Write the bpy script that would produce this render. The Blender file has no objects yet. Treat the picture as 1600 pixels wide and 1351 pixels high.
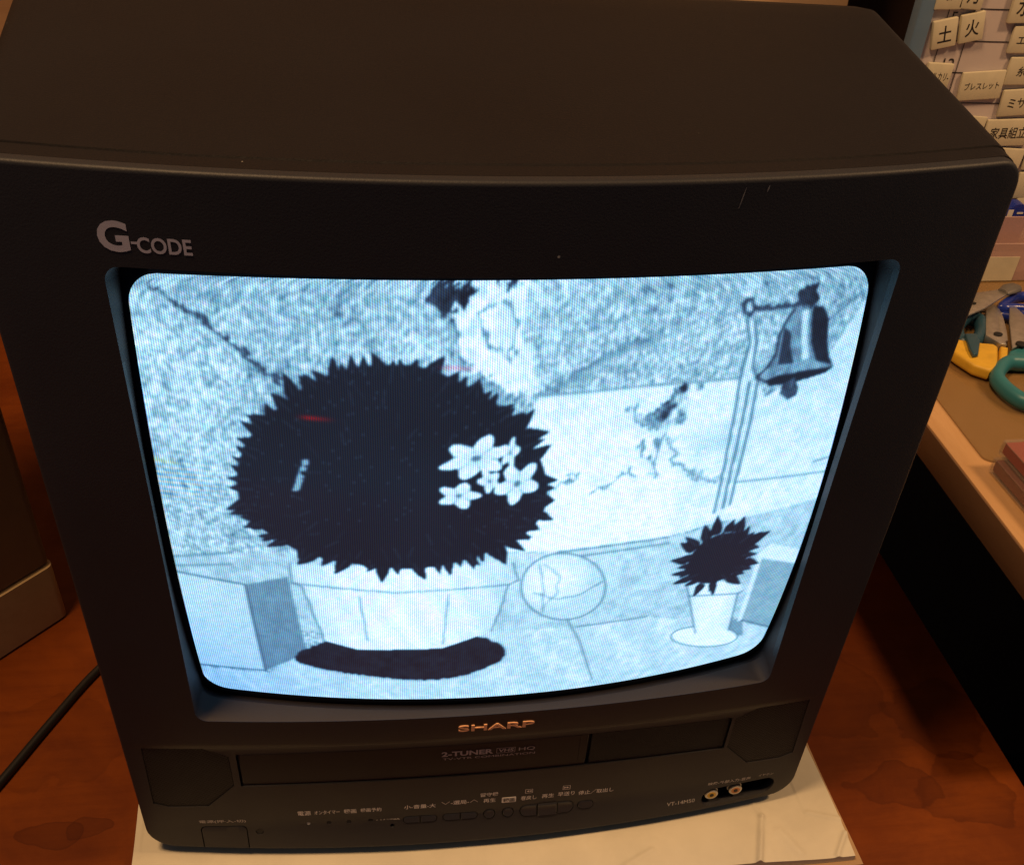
import bpy, bmesh, math, random
import numpy as np
from mathutils import Vector, Matrix

scene = bpy.context.scene
COL = scene.collection
rng = np.random.default_rng(7)
random.seed(7)

# ---------------------------------------------------------------- camera, light, exposure
cam_data = bpy.data.cameras.new("camera")
cam = bpy.data.objects.new("camera", cam_data)
COL.objects.link(cam)
cam.location = (-0.0639, -0.3510, 0.4996)
cam.rotation_euler = (math.radians(47.3966), math.radians(-3.2833), math.radians(-8.3182))
cam_data.sensor_fit = 'HORIZONTAL'
cam_data.sensor_width = 36.0
cam_data.lens = 1664.48 / 1600.0 * 36.0
cam_data.shift_y = (945.724 - 675.5) / 1600.0
cam_data.clip_start = 0.01
cam_data.clip_end = 50
scene.camera = cam

world = bpy.data.worlds.new("World")
scene.world = world
world.use_nodes = True
bg = world.node_tree.nodes["Background"]
bg.inputs[0].default_value = (0.90, 0.94, 1.10, 1)
bg.inputs[1].default_value = 0.055

def lamp(name, loc, target, size, power, color):
    d = bpy.data.lights.new(name, 'AREA')
    d.shape = 'DISK'; d.size = size; d.energy = power; d.color = color
    o = bpy.data.objects.new(name, d); COL.objects.link(o)
    o.location = loc
    o.rotation_euler = (Vector(target) - Vector(loc)).to_track_quat('-Z', 'Y').to_euler()
    return o
WARM = (1.0, 0.60, 0.285)
lamp("ceiling_lamp", (1.15, -0.12, 1.42), (0.1, 0.05, 0.1), 0.18, 12.8, WARM)
lamp("room_lamp", (-0.52, -0.17, 1.72), (-0.1, 0.0, 0.0), 0.34, 20.5, WARM)

vs = scene.view_settings
scene.display_settings.display_device = 'sRGB'
vs.view_transform = 'Standard'; vs.look = 'None'; vs.exposure = 0.0; vs.gamma = 1.0
vs.use_curve_mapping = False

# ---------------------------------------------------------------- helpers
def mesh_obj(name, verts, faces, mat=None, parent=None, smooth=None):
    me = bpy.data.meshes.new(name)
    me.from_pydata([tuple(map(float, v)) for v in verts], [], [tuple(int(i) for i in f) for f in faces])
    me.validate(); me.update()
    return link(name, me, mat, parent, smooth)

def link(name, me, mat=None, parent=None, smooth=None):
    bm = bmesh.new(); bm.from_mesh(me)
    bmesh.ops.recalc_face_normals(bm, faces=bm.faces[:]); bm.to_mesh(me); bm.free()
    if smooth is not None:
        for p in me.polygons: p.use_smooth = True
        me.set_sharp_from_angle(angle=math.radians(smooth))
    o = bpy.data.objects.new(name, me); COL.objects.link(o)
    if mat: me.materials.append(mat)
    if parent: o.parent = parent
    return o

def empty(name, loc, label, cat, group=None, rz=0.0):
    o = bpy.data.objects.new(name, None); COL.objects.link(o)
    o.location = loc; o.rotation_euler = (0, 0, rz); o.empty_display_size = 0.02
    return tag(o, label, cat, group)

def tag(o, label, cat, group=None):
    o["label"] = label; o["category"] = cat
    if group: o["group"] = group
    return o

def bevel_box(bm, lo, hi, w=0.0, seg=2):
    b2 = bmesh.new()
    bmesh.ops.create_cube(b2, size=1.0)
    for v in b2.verts:
        v.co = Vector([lo[i] + (v.co[i] + 0.5) * (hi[i] - lo[i]) for i in range(3)])
    if w > 0:
        bmesh.ops.bevel(b2, geom=b2.edges[:], offset=w, segments=seg, affect='EDGES', profile=0.5)
    me = bpy.data.meshes.new("t"); b2.to_mesh(me); b2.free(); bm.from_mesh(me); bpy.data.meshes.remove(me)

def bm_obj(name, bm, mat, parent=None, smooth=None):
    me = bpy.data.meshes.new(name); bm.to_mesh(me); bm.free()
    return link(name, me, mat, parent, smooth)

def box(name, lo, hi, mat, parent=None, w=0.0, seg=2):
    bm = bmesh.new(); bevel_box(bm, lo, hi, w, seg)
    return bm_obj(name, bm, mat, parent, 40 if w else None)

def prism(name, outline, z0, z1, mat, parent=None, w=0.0, seg=2):
    """flat outline (x, y) with real thickness z0..z1 and softened edges"""
    bm = bmesh.new()
    vs_ = [bm.verts.new((x, y, z0)) for x, y in outline]
    f = bm.faces.new(vs_)
    r = bmesh.ops.extrude_face_region(bm, geom=[f])
    for v in [g for g in r['geom'] if isinstance(g, bmesh.types.BMVert)]: v.co.z = z1
    bmesh.ops.recalc_face_normals(bm, faces=bm.faces[:])
    if w > 0:
        es = [e for e in bm.edges if abs(e.verts[0].co.z - e.verts[1].co.z) < 1e-7]
        bmesh.ops.bevel(bm, geom=es, offset=w, segments=seg, affect='EDGES', profile=0.5)
    return bm_obj(name, bm, mat, parent, 40)

def tube(name, pts, radii, mat, parent=None, n=10, closed=False, flat=1.0):
    pts = [Vector(p) for p in pts]; N = len(pts)
    if not hasattr(radii, '__len__'): radii = [radii] * N
    V = []; F = []
    up = Vector((0, 0, 1))
    for i, p in enumerate(pts):
        a = pts[(i - 1) % N] if (closed or i > 0) else p
        b = pts[(i + 1) % N] if (closed or i < N - 1) else p
        t = (b - a).normalized()
        s = t.cross(up)
        if s.length < 1e-4: s = t.cross(Vector((0, 1, 0)))
        s.normalize(); u = s.cross(t).normalized()
        for k in range(n):
            an = 2 * math.pi * k / n
            V.append(p + s * (radii[i] * math.cos(an)) + u * (radii[i] * flat * math.sin(an)))
    M = N if closed else N - 1
    for i in range(M):
        for k in range(n):
            j = (i + 1) % N
            F.append((i * n + k, i * n + (k + 1) % n, j * n + (k + 1) % n, j * n + k))
    if not closed:
        F.append(tuple(range(n - 1, -1, -1))); F.append(tuple((N - 1) * n + k for k in range(n)))
    return mesh_obj(name, V, F, mat, parent, 50)

def catmull(pts, k=8, closed=False):
    pts = [np.array(p, float) for p in pts]; out = []; N = len(pts)
    rngi = range(N) if closed else range(N - 1)
    for i in rngi:
        p1, p2 = pts[i], pts[(i + 1) % N]
        p0 = pts[(i - 1) % N] if (closed or i > 0) else 2 * p1 - p2
        p3 = pts[(i + 2) % N] if (closed or i + 2 < N) else 2 * p2 - p1
        for t in np.arange(k) / k:
            out.append(0.5 * ((2 * p1) + (-p0 + p2) * t + (2 * p0 - 5 * p1 + 4 * p2 - p3) * t * t + (-p0 + 3 * p1 - 3 * p2 + p3) * t ** 3))
    if not closed: out.append(pts[-1])
    return out

# ---------------------------------------------------------------- materials
class NT:
    def __init__(self, name):
        self.m = bpy.data.materials.new(name); self.m.use_nodes = True
        self.t = self.m.node_tree; self.b = self.t.nodes["Principled BSDF"]
    def n(self, typ, **kw):
        nd = self.t.nodes.new(typ)
        for k, v in kw.items():
            if k.startswith('i_'):
                key = k[2:]; key = int(key) if key.isdigit() else key
                nd.inputs[key].default_value = v
            else: setattr(nd, k, v)
        return nd
    def l(self, a, b): self.t.links.new(a, b)
    def coords(self, scale=(1, 1, 1), rot=(0, 0, 0)):
        tc = self.n('ShaderNodeTexCoord'); mp = self.n('ShaderNodeMapping')
        mp.inputs['Scale'].default_value = scale; mp.inputs['Rotation'].default_value = rot
        self.l(tc.outputs['Object'], mp.inputs[0]); return mp.outputs[0]
    def noise(self, vec, scale, detail=4, rough=0.55, dist=0.0):
        nd = self.n('ShaderNodeTexNoise'); nd.inputs['Scale'].default_value = scale
        nd.inputs['Detail'].default_value = detail; nd.inputs['Roughness'].default_value = rough
        nd.inputs['Distortion'].default_value = dist
        self.l(vec, nd.inputs['Vector']); return nd.outputs['Fac']
    def ramp(self, fac, stops):
        nd = self.n('ShaderNodeValToRGB'); e = nd.color_ramp.elements
        while len(e) < len(stops): e.new(0.5)
        for el, (p, c) in zip(e, stops):
            el.position = p; el.color = (c, c, c, 1) if not hasattr(c, '__len__') else (*c[:3], 1)
        self.l(fac, nd.inputs[0]); return nd.outputs[0]
    def mix(self, fac, a, b, blend='MIX'):
        nd = self.n('ShaderNodeMix', data_type='RGBA', blend_type=blend)
        for sock, v in ((nd.inputs[0], fac), (nd.inputs[6], a), (nd.inputs[7], b)):
            if isinstance(v, bpy.types.NodeSocket): self.l(v, sock)
            elif hasattr(v, '__len__'): sock.default_value = (*v[:3], 1)
            else: sock.default_value = v
        return nd.outputs[2]
    def math(self, op, a, b=0.0, c=None):
        nd = self.n('ShaderNodeMath', operation=op)
        for i, v in enumerate([a, b] + ([c] if c is not None else [])):
            if isinstance(v, bpy.types.NodeSocket): self.l(v, nd.inputs[i])
            else: nd.inputs[i].default_value = v
        return nd.outputs[0]
    def bump(self, h, strength=0.3, dist=0.001):
        nd = self.n('ShaderNodeBump'); nd.inputs['Strength'].default_value = strength
        nd.inputs['Distance'].default_value = dist
        self.l(h, nd.inputs['Height']); self.l(nd.outputs[0], self.b.inputs['Normal'])
    def set(self, **kw):
        for k, v in kw.items():
            s = self.b.inputs[k.replace('_', ' ')]
            if isinstance(v, bpy.types.NodeSocket): self.l(v, s)
            elif hasattr(v, '__len__'): s.default_value = (*v[:3], 1)
            else: s.default_value = v
        return self.m

def plastic(name, col, rough=0.45, grain=900, bump=0.25, var=0.25, spec=0.5, dust=0.0):
    t = NT(name); v = t.coords()
    n1 = t.noise(v, 14, 5); n2 = t.noise(v, grain, 3)
    c = t.mix(t.ramp(n1, [(0.3, 0.0), (0.75, 1.0)]), [x * (1 - var) for x in col], [x * (1 + var) for x in col])
    if dust > 0:
        vo = t.n('ShaderNodeTexVoronoi', i_Scale=110.0); t.l(v, vo.inputs['Vector'])
        spot = t.ramp(vo.outputs['Distance'], [(0.0, 1.0), (0.045, 1.0), (0.06, 0.0)])
        wn = t.n('ShaderNodeSeparateColor'); t.l(vo.outputs['Color'], wn.inputs[0])
        keep = t.math('GREATER_THAN', wn.outputs[0], 1 - dust)
        c = t.mix(t.math('MULTIPLY', spot, keep), c, (0.35, 0.32, 0.28))
    r = t.ramp(n1, [(0.2, rough - 0.06), (0.8, rough + 0.08)])
    t.bump(n2, bump, 0.0004)
    return t.set(Base_Color=c, Roughness=r, Specular_IOR_Level=spec)

def plain(name, col, rough=0.5, metallic=0.0, spec=0.5, scale=60, var=0.12):
    t = NT(name); v = t.coords(); n1 = t.noise(v, scale, 4)
    c = t.mix(n1, [x * (1 - var) for x in col], [x * (1 + var) for x in col])
    t.bump(n1, 0.05, 0.0005)
    return t.set(Base_Color=c, Roughness=rough, Metallic=metallic, Specular_IOR_Level=spec)

M_BODY = plastic("charcoal_plastic", (0.0105, 0.0082, 0.0088), 0.60, 1100, 0.35, 0.12, 0.17, dust=0.08)
M_FRONT = plastic("front_plastic", (0.0195, 0.0190, 0.0230), 0.52, 1300, 0.22, 0.10, 0.42, dust=0.05)
M_SILL = plastic("surround_plastic", (0.034, 0.0265, 0.0255), 0.6, 1300, 0.15, 0.08, 0.25)
M_BUTTON = plastic("button_plastic", (0.024, 0.024, 0.028), 0.38, 1500, 0.1, 0.05, 0.5)
M_DOOR = plastic("door_plastic", (0.012, 0.0125, 0.016), 0.40, 1500, 0.1, 0.06, 0.3)
M_BLACK = plain("black_rubber", (0.008, 0.008, 0.009), 0.6)
M_PRINT = plain("grey_print", (0.85, 0.80, 0.76), 0.55)
M_PRINT_DIM = plain("dim_print", (0.50, 0.46, 0.44), 0.55)
M_GCODE = plain("logo_print", (0.52, 0.48, 0.56), 0.5)
M_BADGE = plain("gleam_painted_badge", (0.95, 0.50, 0.27), 0.4, 0.0)  # the badge's bright reflection is put into this orange base colour
M_METAL = plain("steel", (0.50, 0.47, 0.43), 0.34, 0.8, scale=180, var=0.3)

def mesh_plastic(name, pitch, ang, col, hole=0.45):
    """plastic pierced by a fine grid of round holes"""
    t = NT(name); v = t.coords((1, 1, 1), (0, ang, 0))
    sx = t.n('ShaderNodeSeparateXYZ'); t.l(v, sx.inputs[0])
    k = 2 * math.pi / pitch
    a = t.math('SINE', t.math('MULTIPLY', sx.outputs[0], k)); b = t.math('SINE', t.math('MULTIPLY', sx.outputs[2], k))
    p = t.math('MULTIPLY', a, b)
    h = t.ramp(t.math('MULTIPLY_ADD', p, 0.5, 0.5), [(0.55, 1.0), (0.72, 0.0)])
    c = t.mix(h, [x * hole for x in col], col)
    t.bump(h, 0.6, 0.0006)
    return t.set(Base_Color=c, Roughness=0.55, Specular_IOR_Level=0.25)
M_GRILLE = mesh_plastic("grille_plastic", 0.0021, math.radians(8), (0.017, 0.016, 0.018), 0.25)
M_FLAP = mesh_plastic("textured_plastic", 0.0013, math.radians(35), (0.010, 0.0105, 0.014), 0.6)

def wood(name, dark, light, axis_scale, scale=6.0, rough=0.4, rot=(0, 0, 0), spec=0.4):
    t = NT(name); v = t.coords(axis_scale, rot)
    n0 = t.noise(v, scale * 0.35, 3); n1 = t.noise(v, scale, 6, 0.65, 0.6); n2 = t.noise(v, scale * 7, 5, 0.7)
    f = t.math('MULTIPLY_ADD', n2, 0.35, t.math('MULTIPLY', n1, 0.7))
    c = t.mix(t.ramp(f, [(0.3, 0.0), (0.72, 1.0)]), dark, light)
    c = t.mix(t.ramp(n0, [(0.35, 0.0), (0.7, 0.35)]), c, [x * 0.75 for x in dark])
    t.bump(f, 0.12, 0.0008)
    return t.set(Base_Color=c, Roughness=rough, Specular_IOR_Level=spec)
M_SHELF = wood("pale_wood", (0.54, 0.30, 0.125), (0.76, 0.48, 0.25), (6, 0.8, 6), 5.0, 0.38)
M_FASCIA = wood("shaded_edge_wood", (0.13, 0.068, 0.036), (0.19, 0.105, 0.058), (6, 0.8, 6), 5.0, 0.45)  # shelf wood with the shade of its side put into a darker tone
M_WALL = wood("wall_wood", (0.24, 0.125, 0.06), (0.40, 0.235, 0.125), (0.7, 5, 7), 7.0, 0.5)
M_WALL_PALE = wood("pale_wall_wood", (0.50, 0.31, 0.165), (0.66, 0.45, 0.26), (0.7, 5, 7), 6.0, 0.5)
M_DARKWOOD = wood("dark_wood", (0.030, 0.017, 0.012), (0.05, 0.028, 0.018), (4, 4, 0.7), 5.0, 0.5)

def table_mat():
    t = NT("stained_red_wood"); v = t.coords()
    vg = t.coords((0.7, 7, 3))
    n_big = t.noise(v, 5.5, 5, 0.6, 0.5); n_mid = t.noise(v, 21, 6, 0.65, 0.4); n_gr = t.noise(vg, 22, 5, 0.7)
    c = t.mix(t.ramp(n_big, [(0.32, 0.0), (0.68, 1.0)]), (0.100, 0.0180, 0.0022), (0.205, 0.047, 0.0055))
    c = t.mix(t.math('MULTIPLY', t.ramp(n_mid, [(0.42, 0.0), (0.62, 1.0)]), 0.35), c, (0.070, 0.010, 0.0015))
    c = t.mix(t.math('MULTIPLY', t.ramp(n_gr, [(0.45, 0.0), (0.7, 1.0)]), 0.30), c, (0.075, 0.012, 0.0015))
    # soaked-in water marks with darker tide lines
    d1 = t.noise(v, 30, 1.5, 0.5); d2 = t.noise(v, 52, 3, 0.5)
    sep = t.n('ShaderNodeSeparateXYZ'); t.l(v, sep.inputs[0])
    def stain(cx, cy, rx, ry, wob, depth):
        nonlocal c
        dx = t.math('DIVIDE', t.math('SUBTRACT', sep.outputs[0], cx), rx)
        dy = t.math('DIVIDE', t.math('SUBTRACT', sep.outputs[1], cy), ry)
        r = t.math('SQRT', t.math('ADD', t.math('MULTIPLY', dx, dx), t.math('MULTIPLY', dy, dy)))
        w = t.math('ADD', t.math('MULTIPLY', t.math('SUBTRACT', d1, 0.5), wob), t.math('MULTIPLY', t.math('SUBTRACT', d2, 0.5), wob * 0.45))
        r = t.math('ADD', r, w)
        fac = t.ramp(r, [(0.0, 0.55), (0.80, 0.62), (0.95, 1.0), (1.02 - 0.02, 0.0)])
        c = t.mix(t.math('MULTIPLY', fac, depth), c, (0.045, 0.007, 0.0012))
    stain(-0.236, 0.021, 0.016, 0.0085, 1.7, 0.5)
    stain(-0.212, 0.024, 0.013, 0.0075, 2.1, 0.5)
    stain(0.256, 0.006, 0.030, 0.016, 1.6, 0.42)
    stain(0.290, -0.002, 0.028, 0.026, 1.5, 0.42)
    stain(0.300, 0.055, 0.035, 0.030, 1.2, 0.40)
    stain(0.230, 0.085, 0.045, 0.035, 1.4, 0.28)
    stain(-0.245, 0.085, 0.05, 0.035, 1.5, 0.22)
    t.bump(t.math('ADD', n_gr, n_mid), 0.08, 0.0008)
    return t.set(Base_Color=c, Roughness=t.ramp(n_mid, [(0.3, 0.42), (0.7, 0.6)]), Specular_IOR_Level=0.14)
M_TABLE = table_mat()

def paper(name, col, wr=0.35, scale=30, rough=0.75):
    t = NT(name); v = t.coords(); n1 = t.noise(v, scale, 5, 0.6, 0.3); n2 = t.noise(v, 700, 2)
    c = t.mix(t.ramp(n1, [(0.3, 0.0), (0.7, 1.0)]), [x * 0.86 for x in col], col)
    t.bump(t.math('MULTIPLY_ADD', n2, 0.1, n1), wr, 0.0012)
    return t.set(Base_Color=c, Roughness=rough, Specular_IOR_Level=0.2)
M_SHEET = paper("cream_paper", (0.68, 0.62, 0.49), 0.45, 26)
M_CARD = paper("brown_card", (0.42, 0.27, 0.15), 0.15, 40)
M_MAGNET = paper("cream_magnet", (0.66, 0.60, 0.44), 0.03, 60, 0.5)
M_MAGNET_SIDE = M_MAGNET
M_BOARD = paper("board_sheet", (0.62, 0.54, 0.53), 0.02, 10, 0.42)
M_INK = plain("black_ink", (0.012, 0.010, 0.010), 0.5)
M_BLUEFRAME = plain("blue_frame", (0.12, 0.20, 0.31), 0.45)
M_BOXBROWN = paper("brown_board", (0.22, 0.125, 0.062), 0.1, 30)
M_BOXBAND = wood("beige_band", (0.44, 0.31, 0.16), (0.56, 0.41, 0.22), (3, 3, 3), 6.0, 0.6)
M_CABLE = plain("cable_rubber", (0.010, 0.009, 0.009), 0.45)
M_FLOOR = plain("dark_floor", (0.02, 0.016, 0.014), 0.7)
M_YELLOW = plain("yellow_grip", (0.72, 0.43, 0.035), 0.5, scale=120, var=0.25)
M_TEAL = plain("teal_grip", (0.030, 0.19, 0.235), 0.42)
M_DTEAL = plain("dark_teal_grip", (0.02, 0.075, 0.12), 0.4)
M_BLUE = plain("blue_grip", (0.015, 0.035, 0.30), 0.25)
M_WHITE = plain("white_plastic", (0.72, 0.68, 0.62), 0.45)
M_RED = plain("red_card", (0.34, 0.020, 0.012), 0.5)
M_DARKRED = plain("brown_red_card", (0.20, 0.05, 0.035), 0.5)
M_ORANGE = plain("orange_core", (0.60, 0.22, 0.06), 0.4)
M_LED = plain("pale_led", (0.42, 0.42, 0.40), 0.3)
M_SCRATCH = plain("scratch_grey", (0.20, 0.19, 0.19), 0.6)

def clear(name, tint, alpha, rough=0.12):
    t = NT(name); v = t.coords(); n1 = t.noise(v, 25, 4)
    return t.set(Base_Color=t.mix(n1, [x * 0.9 for x in tint], tint), Roughness=rough, Alpha=alpha, Specular_IOR_Level=0.6)
M_CLEAR = clear("clear_plastic", (0.45, 0.34, 0.28), 0.16, 0.08)
M_PINKBOX = clear("frosted_pink_plastic", (0.58, 0.38, 0.34), 0.62, 0.35)
M_MAT = clear("clear_mat", (0.36, 0.22, 0.085), 0.45, 0.2)

# ---------------------------------------------------------------- the setting
t_floor = box("floor", (-2.0, -1.5, -0.75), (2.5, 2.2, -0.70), M_FLOOR); t_floor["kind"] = "structure"

table = empty("table", (0, 0.1, -0.70), "red brown wooden table with dark water marks under the black television", "table")
def under(o, p):           # keep world placement when parenting to a thing whose origin is elsewhere
    o.parent = p; o.matrix_parent_inverse = Matrix.Translation(p.location).inverted() if p.rotation_euler.z == 0 else (Matrix.Translation(p.location) @ p.rotation_euler.to_matrix().to_4x4()).inverted()
    return o
under(box("tabletop", (-0.80, -0.40, -0.03), (0.3312, 0.617, 0.0), M_TABLE, None, 0.002), table)
for lx in (-0.74, 0.27):
    for ly in (-0.34, 0.55):
        under(box("leg", (lx - 0.025, ly - 0.025, -0.70), (lx + 0.025, ly + 0.025, -0.0305), M_TABLE, None, 0.002), table)

wall = empty("wood_wall", (0, 0.62, -0.70), "wood panelled wall behind the television, pale brown boards", "wall")
for xa, xb, mt in ((-2.0, -0.9505, M_WALL), (-0.95, -0.4505, M_WALL), (-0.45, 0.1695, M_WALL), (0.1700, 0.2655, M_WALL_PALE), (0.2665, 0.384, M_WALL_PALE)):
    under(box("wall_board", (xa, 0.62, -0.70), (xb, 0.635, 0.75), mt, None, 0.001), wall)
recess = tag(box("dark_gap_panel", (0.386, 0.70, -0.70), (1.2, 0.72, 0.8), M_DARKWOOD), "dark panel added behind the shaded gap between wood wall and blue framed board", "panel")  # added panel, the gap's shade is put into its dark colour

# shelf at the right, a little above the table
shelf = empty("side_shelf", (0.343, 0.0, -0.70), "pale wood side shelf right of the table with tools lying on it", "shelf")
under(box("shelf_board", (0.3445, 0.0, 0.0775), (1.0, 0.565, 0.1), M_SHELF, None, 0.0012), shelf)
under(box("edge_strip", (0.343, 0.0, 0.0762), (0.3443, 0.565, 0.0994), M_FASCIA, None, 0.0004), shelf)
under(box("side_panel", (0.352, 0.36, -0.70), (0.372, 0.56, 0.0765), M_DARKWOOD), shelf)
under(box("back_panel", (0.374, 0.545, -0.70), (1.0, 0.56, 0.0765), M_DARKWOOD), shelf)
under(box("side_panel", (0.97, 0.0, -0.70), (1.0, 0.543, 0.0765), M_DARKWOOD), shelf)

# ---------------------------------------------------------------- television
HW, ZB, ZT = 0.1791, 0.012, 0.3719
RB, RT, FE = 0.0135, 0.0100, 0.0015
TH = 0.0046
tv = empty("television", (0, 0.08, 0.0062), "black tube television with built in video cassette slot, its screen lit blue white", "television")
_bz_z = [0.0, 0.012, 0.030, 0.0895, 0.0915, 0.0935, 0.0955, 0.098, 0.3719, 0.5]
_bz_b = [0.0160, 0.0156, 0.0090, 0.0085, 0.0093, 0.0114, 0.0132, 0.0138, 0.0213, 0.0213]
def bz(z): return float(np.interp(z, _bz_z, _bz_b))
def surf(x, z, off=0.0): return -bz(z) * (1 - (x / HW) ** 2) + off
def tubey(x, z):
    dx = x - 0.0012; dz = z - 0.2251
    return 0.01016 + (dx * dx + dz * dz - 0.137 ** 2 * 1.5625) / (2 * 0.5455)
def pt(o): return under(o, tv)

def half_w(z, e):
    """half width of the rounded front outline, inset by e"""
    hw, zb, zt = HW - e, ZB + e, ZT - e
    rb, rt = RB - e, RT - e
    if z < zb + rb: d = rb - (z - zb); return hw - rb + math.sqrt(max(rb * rb - d * d, 0))
    if z > zt - rt: d = rt - (zt - z); return hw - rt + math.sqrt(max(rt * rt - d * d, 0))
    return hw
def outline_rows(e):
    zb, zt = ZB + e, ZT - e; rb, rt = RB - e, RT - e
    rows = [zb + rb * (1 - math.cos(a)) for a in np.linspace(0, math.pi / 2, 8)]
    mid = [0.0290, 0.034, 0.05, 0.07, 0.0895, 0.0905, 0.0915, 0.0925, 0.0935, 0.0945, 0.0955, 0.0967, 0.098, 0.11, 0.14, 0.18, 0.22, 0.26, 0.30, 0.335]
    top_ = [zt - rt * (1 - math.cos(a)) for a in np.linspace(math.pi / 2, 0, 8)]
    return rows + mid + top_
NX = 57
US = np.linspace(-1, 1, NX)
def loop_xz(e):
    r = outline_rows(e); L = []
    L += [(half_w(r[0], e) * u, r[0]) for u in US]
    L += [(half_w(z, e), z) for z in r[1:]]
    L += [(half_w(r[-1], e) * u, r[-1]) for u in US[::-1][1:]]
    L += [(-half_w(z, e), z) for z in r[::-1][1:-1]]
    return L
def grid_faces(nr, nc, o=0, flip=False):
    return [(o + i * nc + j, o + i * nc + j + 1, o + (i + 1) * nc + j + 1, o + (i + 1) * nc + j) for i in range(nr - 1) for j in range(nc - 1)]
def ring_ids(nr, nc, o=0):
    R = [o + j for j in range(nc)] + [o + i * nc + nc - 1 for i in range(1, nr)]
    R += [o + (nr - 1) * nc + j for j in range(nc - 2, -1, -1)] + [o + i * nc for i in range(nr - 2, 0, -1)]
    return R
def bridge(a, b):
    n = len(a); return [(a[i], a[(i + 1) % n], b[(i + 1) % n], b[i]) for i in range(n)]

def front_shell():
    rows = outline_rows(FE); nr = len(rows); V = []; F = []
    for z in rows:
        w = half_w(z, FE); V += [(w * u, surf(w * u, z), z) for u in US]
    F += grid_faces(nr, NX); prev = ring_ids(nr, NX)
    for a in np.radians([22, 45, 67, 90]):
        e = FE * (1 - math.sin(a)); L = loop_xz(e); o = len(V)
        V += [(x, surf(x, z) + FE * (1 - math.cos(a)), z) for x, z in L]
        cur = list(range(o, o + len(L))); F += bridge(prev, cur); prev = cur
    L = loop_xz(0.0); o = len(V); V += [(x, surf(x, z) + TH, z) for x, z in L]
    cur = list(range(o, o + len(L))); F += bridge(prev, cur); prev = cur
    o = len(V)
    for z in rows:
        w = half_w(z, FE); V += [(w * u, surf(w * u, z) + TH, z) for u in US]
    F += grid_faces(nr, NX, o); F += bridge(prev, ring_ids(nr, NX, o))
    return mesh_obj("front_frame", V, F, M_FRONT)

def columns(xs, zlo, zhi, k=5):
    return [[(x, zlo(x) + (zhi(x) - zlo(x)) * t) for t in np.linspace(0, 1, k)] for x in xs]
def poly_cols(poly, n=24, k=5):
    """columns of a convex polygon in (x, z)"""
    xs0, xs1 = min(p[0] for p in poly), max(p[0] for p in poly)
    xs = sorted(set([round(p[0], 6) for p in poly] + list(np.round(np.linspace(xs0, xs1, n), 6))))
    def rng_(x):
        zs = []; x = min(max(x, xs0 + 1e-9), xs1 - 1e-9)
        for (xa, za), (xb, zb_) in zip(poly, poly[1:] + poly[:1]):
            if abs(xa - xb) < 1e-9:
                if abs(x - xa) < 1e-9: zs += [za, zb_]
            elif min(xa, xb) - 1e-9 <= x <= max(xa, xb) + 1e-9: zs.append(za + (zb_ - za) * (x - xa) / (xb - xa))
        return min(zs), max(zs)
    out = []
    for x in xs:
        lo, hi = rng_(x)
        if hi - lo < 1e-5: lo, hi = lo - 1e-5, hi + 1e-5
        out.append([(x, lo + (hi - lo) * t) for t in np.linspace(0, 1, k)])
    return out
def round_poly(x0, x1, z0, z1, r, n=6, rr=None):
    """rounded rectangle; rr = radii (bl, br, tr, tl)"""
    rr = rr or (r, r, r, r); P = []
    for (cx, cz, r_, a0) in ((x0 + rr[0], z0 + rr[0], rr[0], 180), (x1 - rr[1], z0 + rr[1], rr[1], 270), (x1 - rr[2], z1 - rr[2], rr[2], 0), (x0 + rr[3], z1 - rr[3], rr[3], 90)):
        if r_ <= 1e-6: P.append((cx, cz)); continue
        P += [(cx + r_ * math.cos(math.radians(a0 + a)), cz + r_ * math.sin(math.radians(a0 + a))) for a in np.linspace(0, 90, n)]
    return P
def slab(name, cols, y_front, y_back, mat, parent=None, e=0.0, smooth=30):
    """plate following the curved front; y_front / y_back are functions of (x, z); e softens the front rim"""
    nr, nc = len(cols), len(cols[0]); V = []; F = []
    cx = np.mean([p[0] for c in cols for p in (c[0], c[-1])]); cz = np.mean([p[1] for c in cols for p in (c[0], c[-1])])
    hx = max(abs(c[0][0] - cx) for c in cols); hz = max(max(abs(c[0][1] - cz), abs(c[-1][1] - cz)) for c in cols)
    sx, sz = 1 - e / hx, 1 - e / hz
    for c in cols: V += [(cx + (x - cx) * sx, y_front(x, z), cz + (z - cz) * sz) for x, z in c]
    F += grid_faces(nr, nc); prev = ring_ids(nr, nc)
    if e > 0:
        o = len(V); L = [cols[i // nc][i % nc] for i in prev]
        V += [(x, y_front(x, z) + e * 0.8, z) for x, z in L]; cur = list(range(o, o + len(L))); F += bridge(prev, cur); prev = cur
    o = len(V)
    for c in cols: V += [(x, y_back(x, z), z) for x, z in c]
    F += grid_faces(nr, nc, o); F += bridge(prev, ring_ids(nr, nc, o))
    ob = mesh_obj(name, V, F, mat, None, smooth)
    return under(ob, parent) if parent else ob

cutters = []
def cut(poly, depth, n=24):
    cutters.append(slab("cutter", poly_cols(poly, n), lambda x, z: -0.06, lambda x, z: surf(x, z, depth), None, None))

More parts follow.
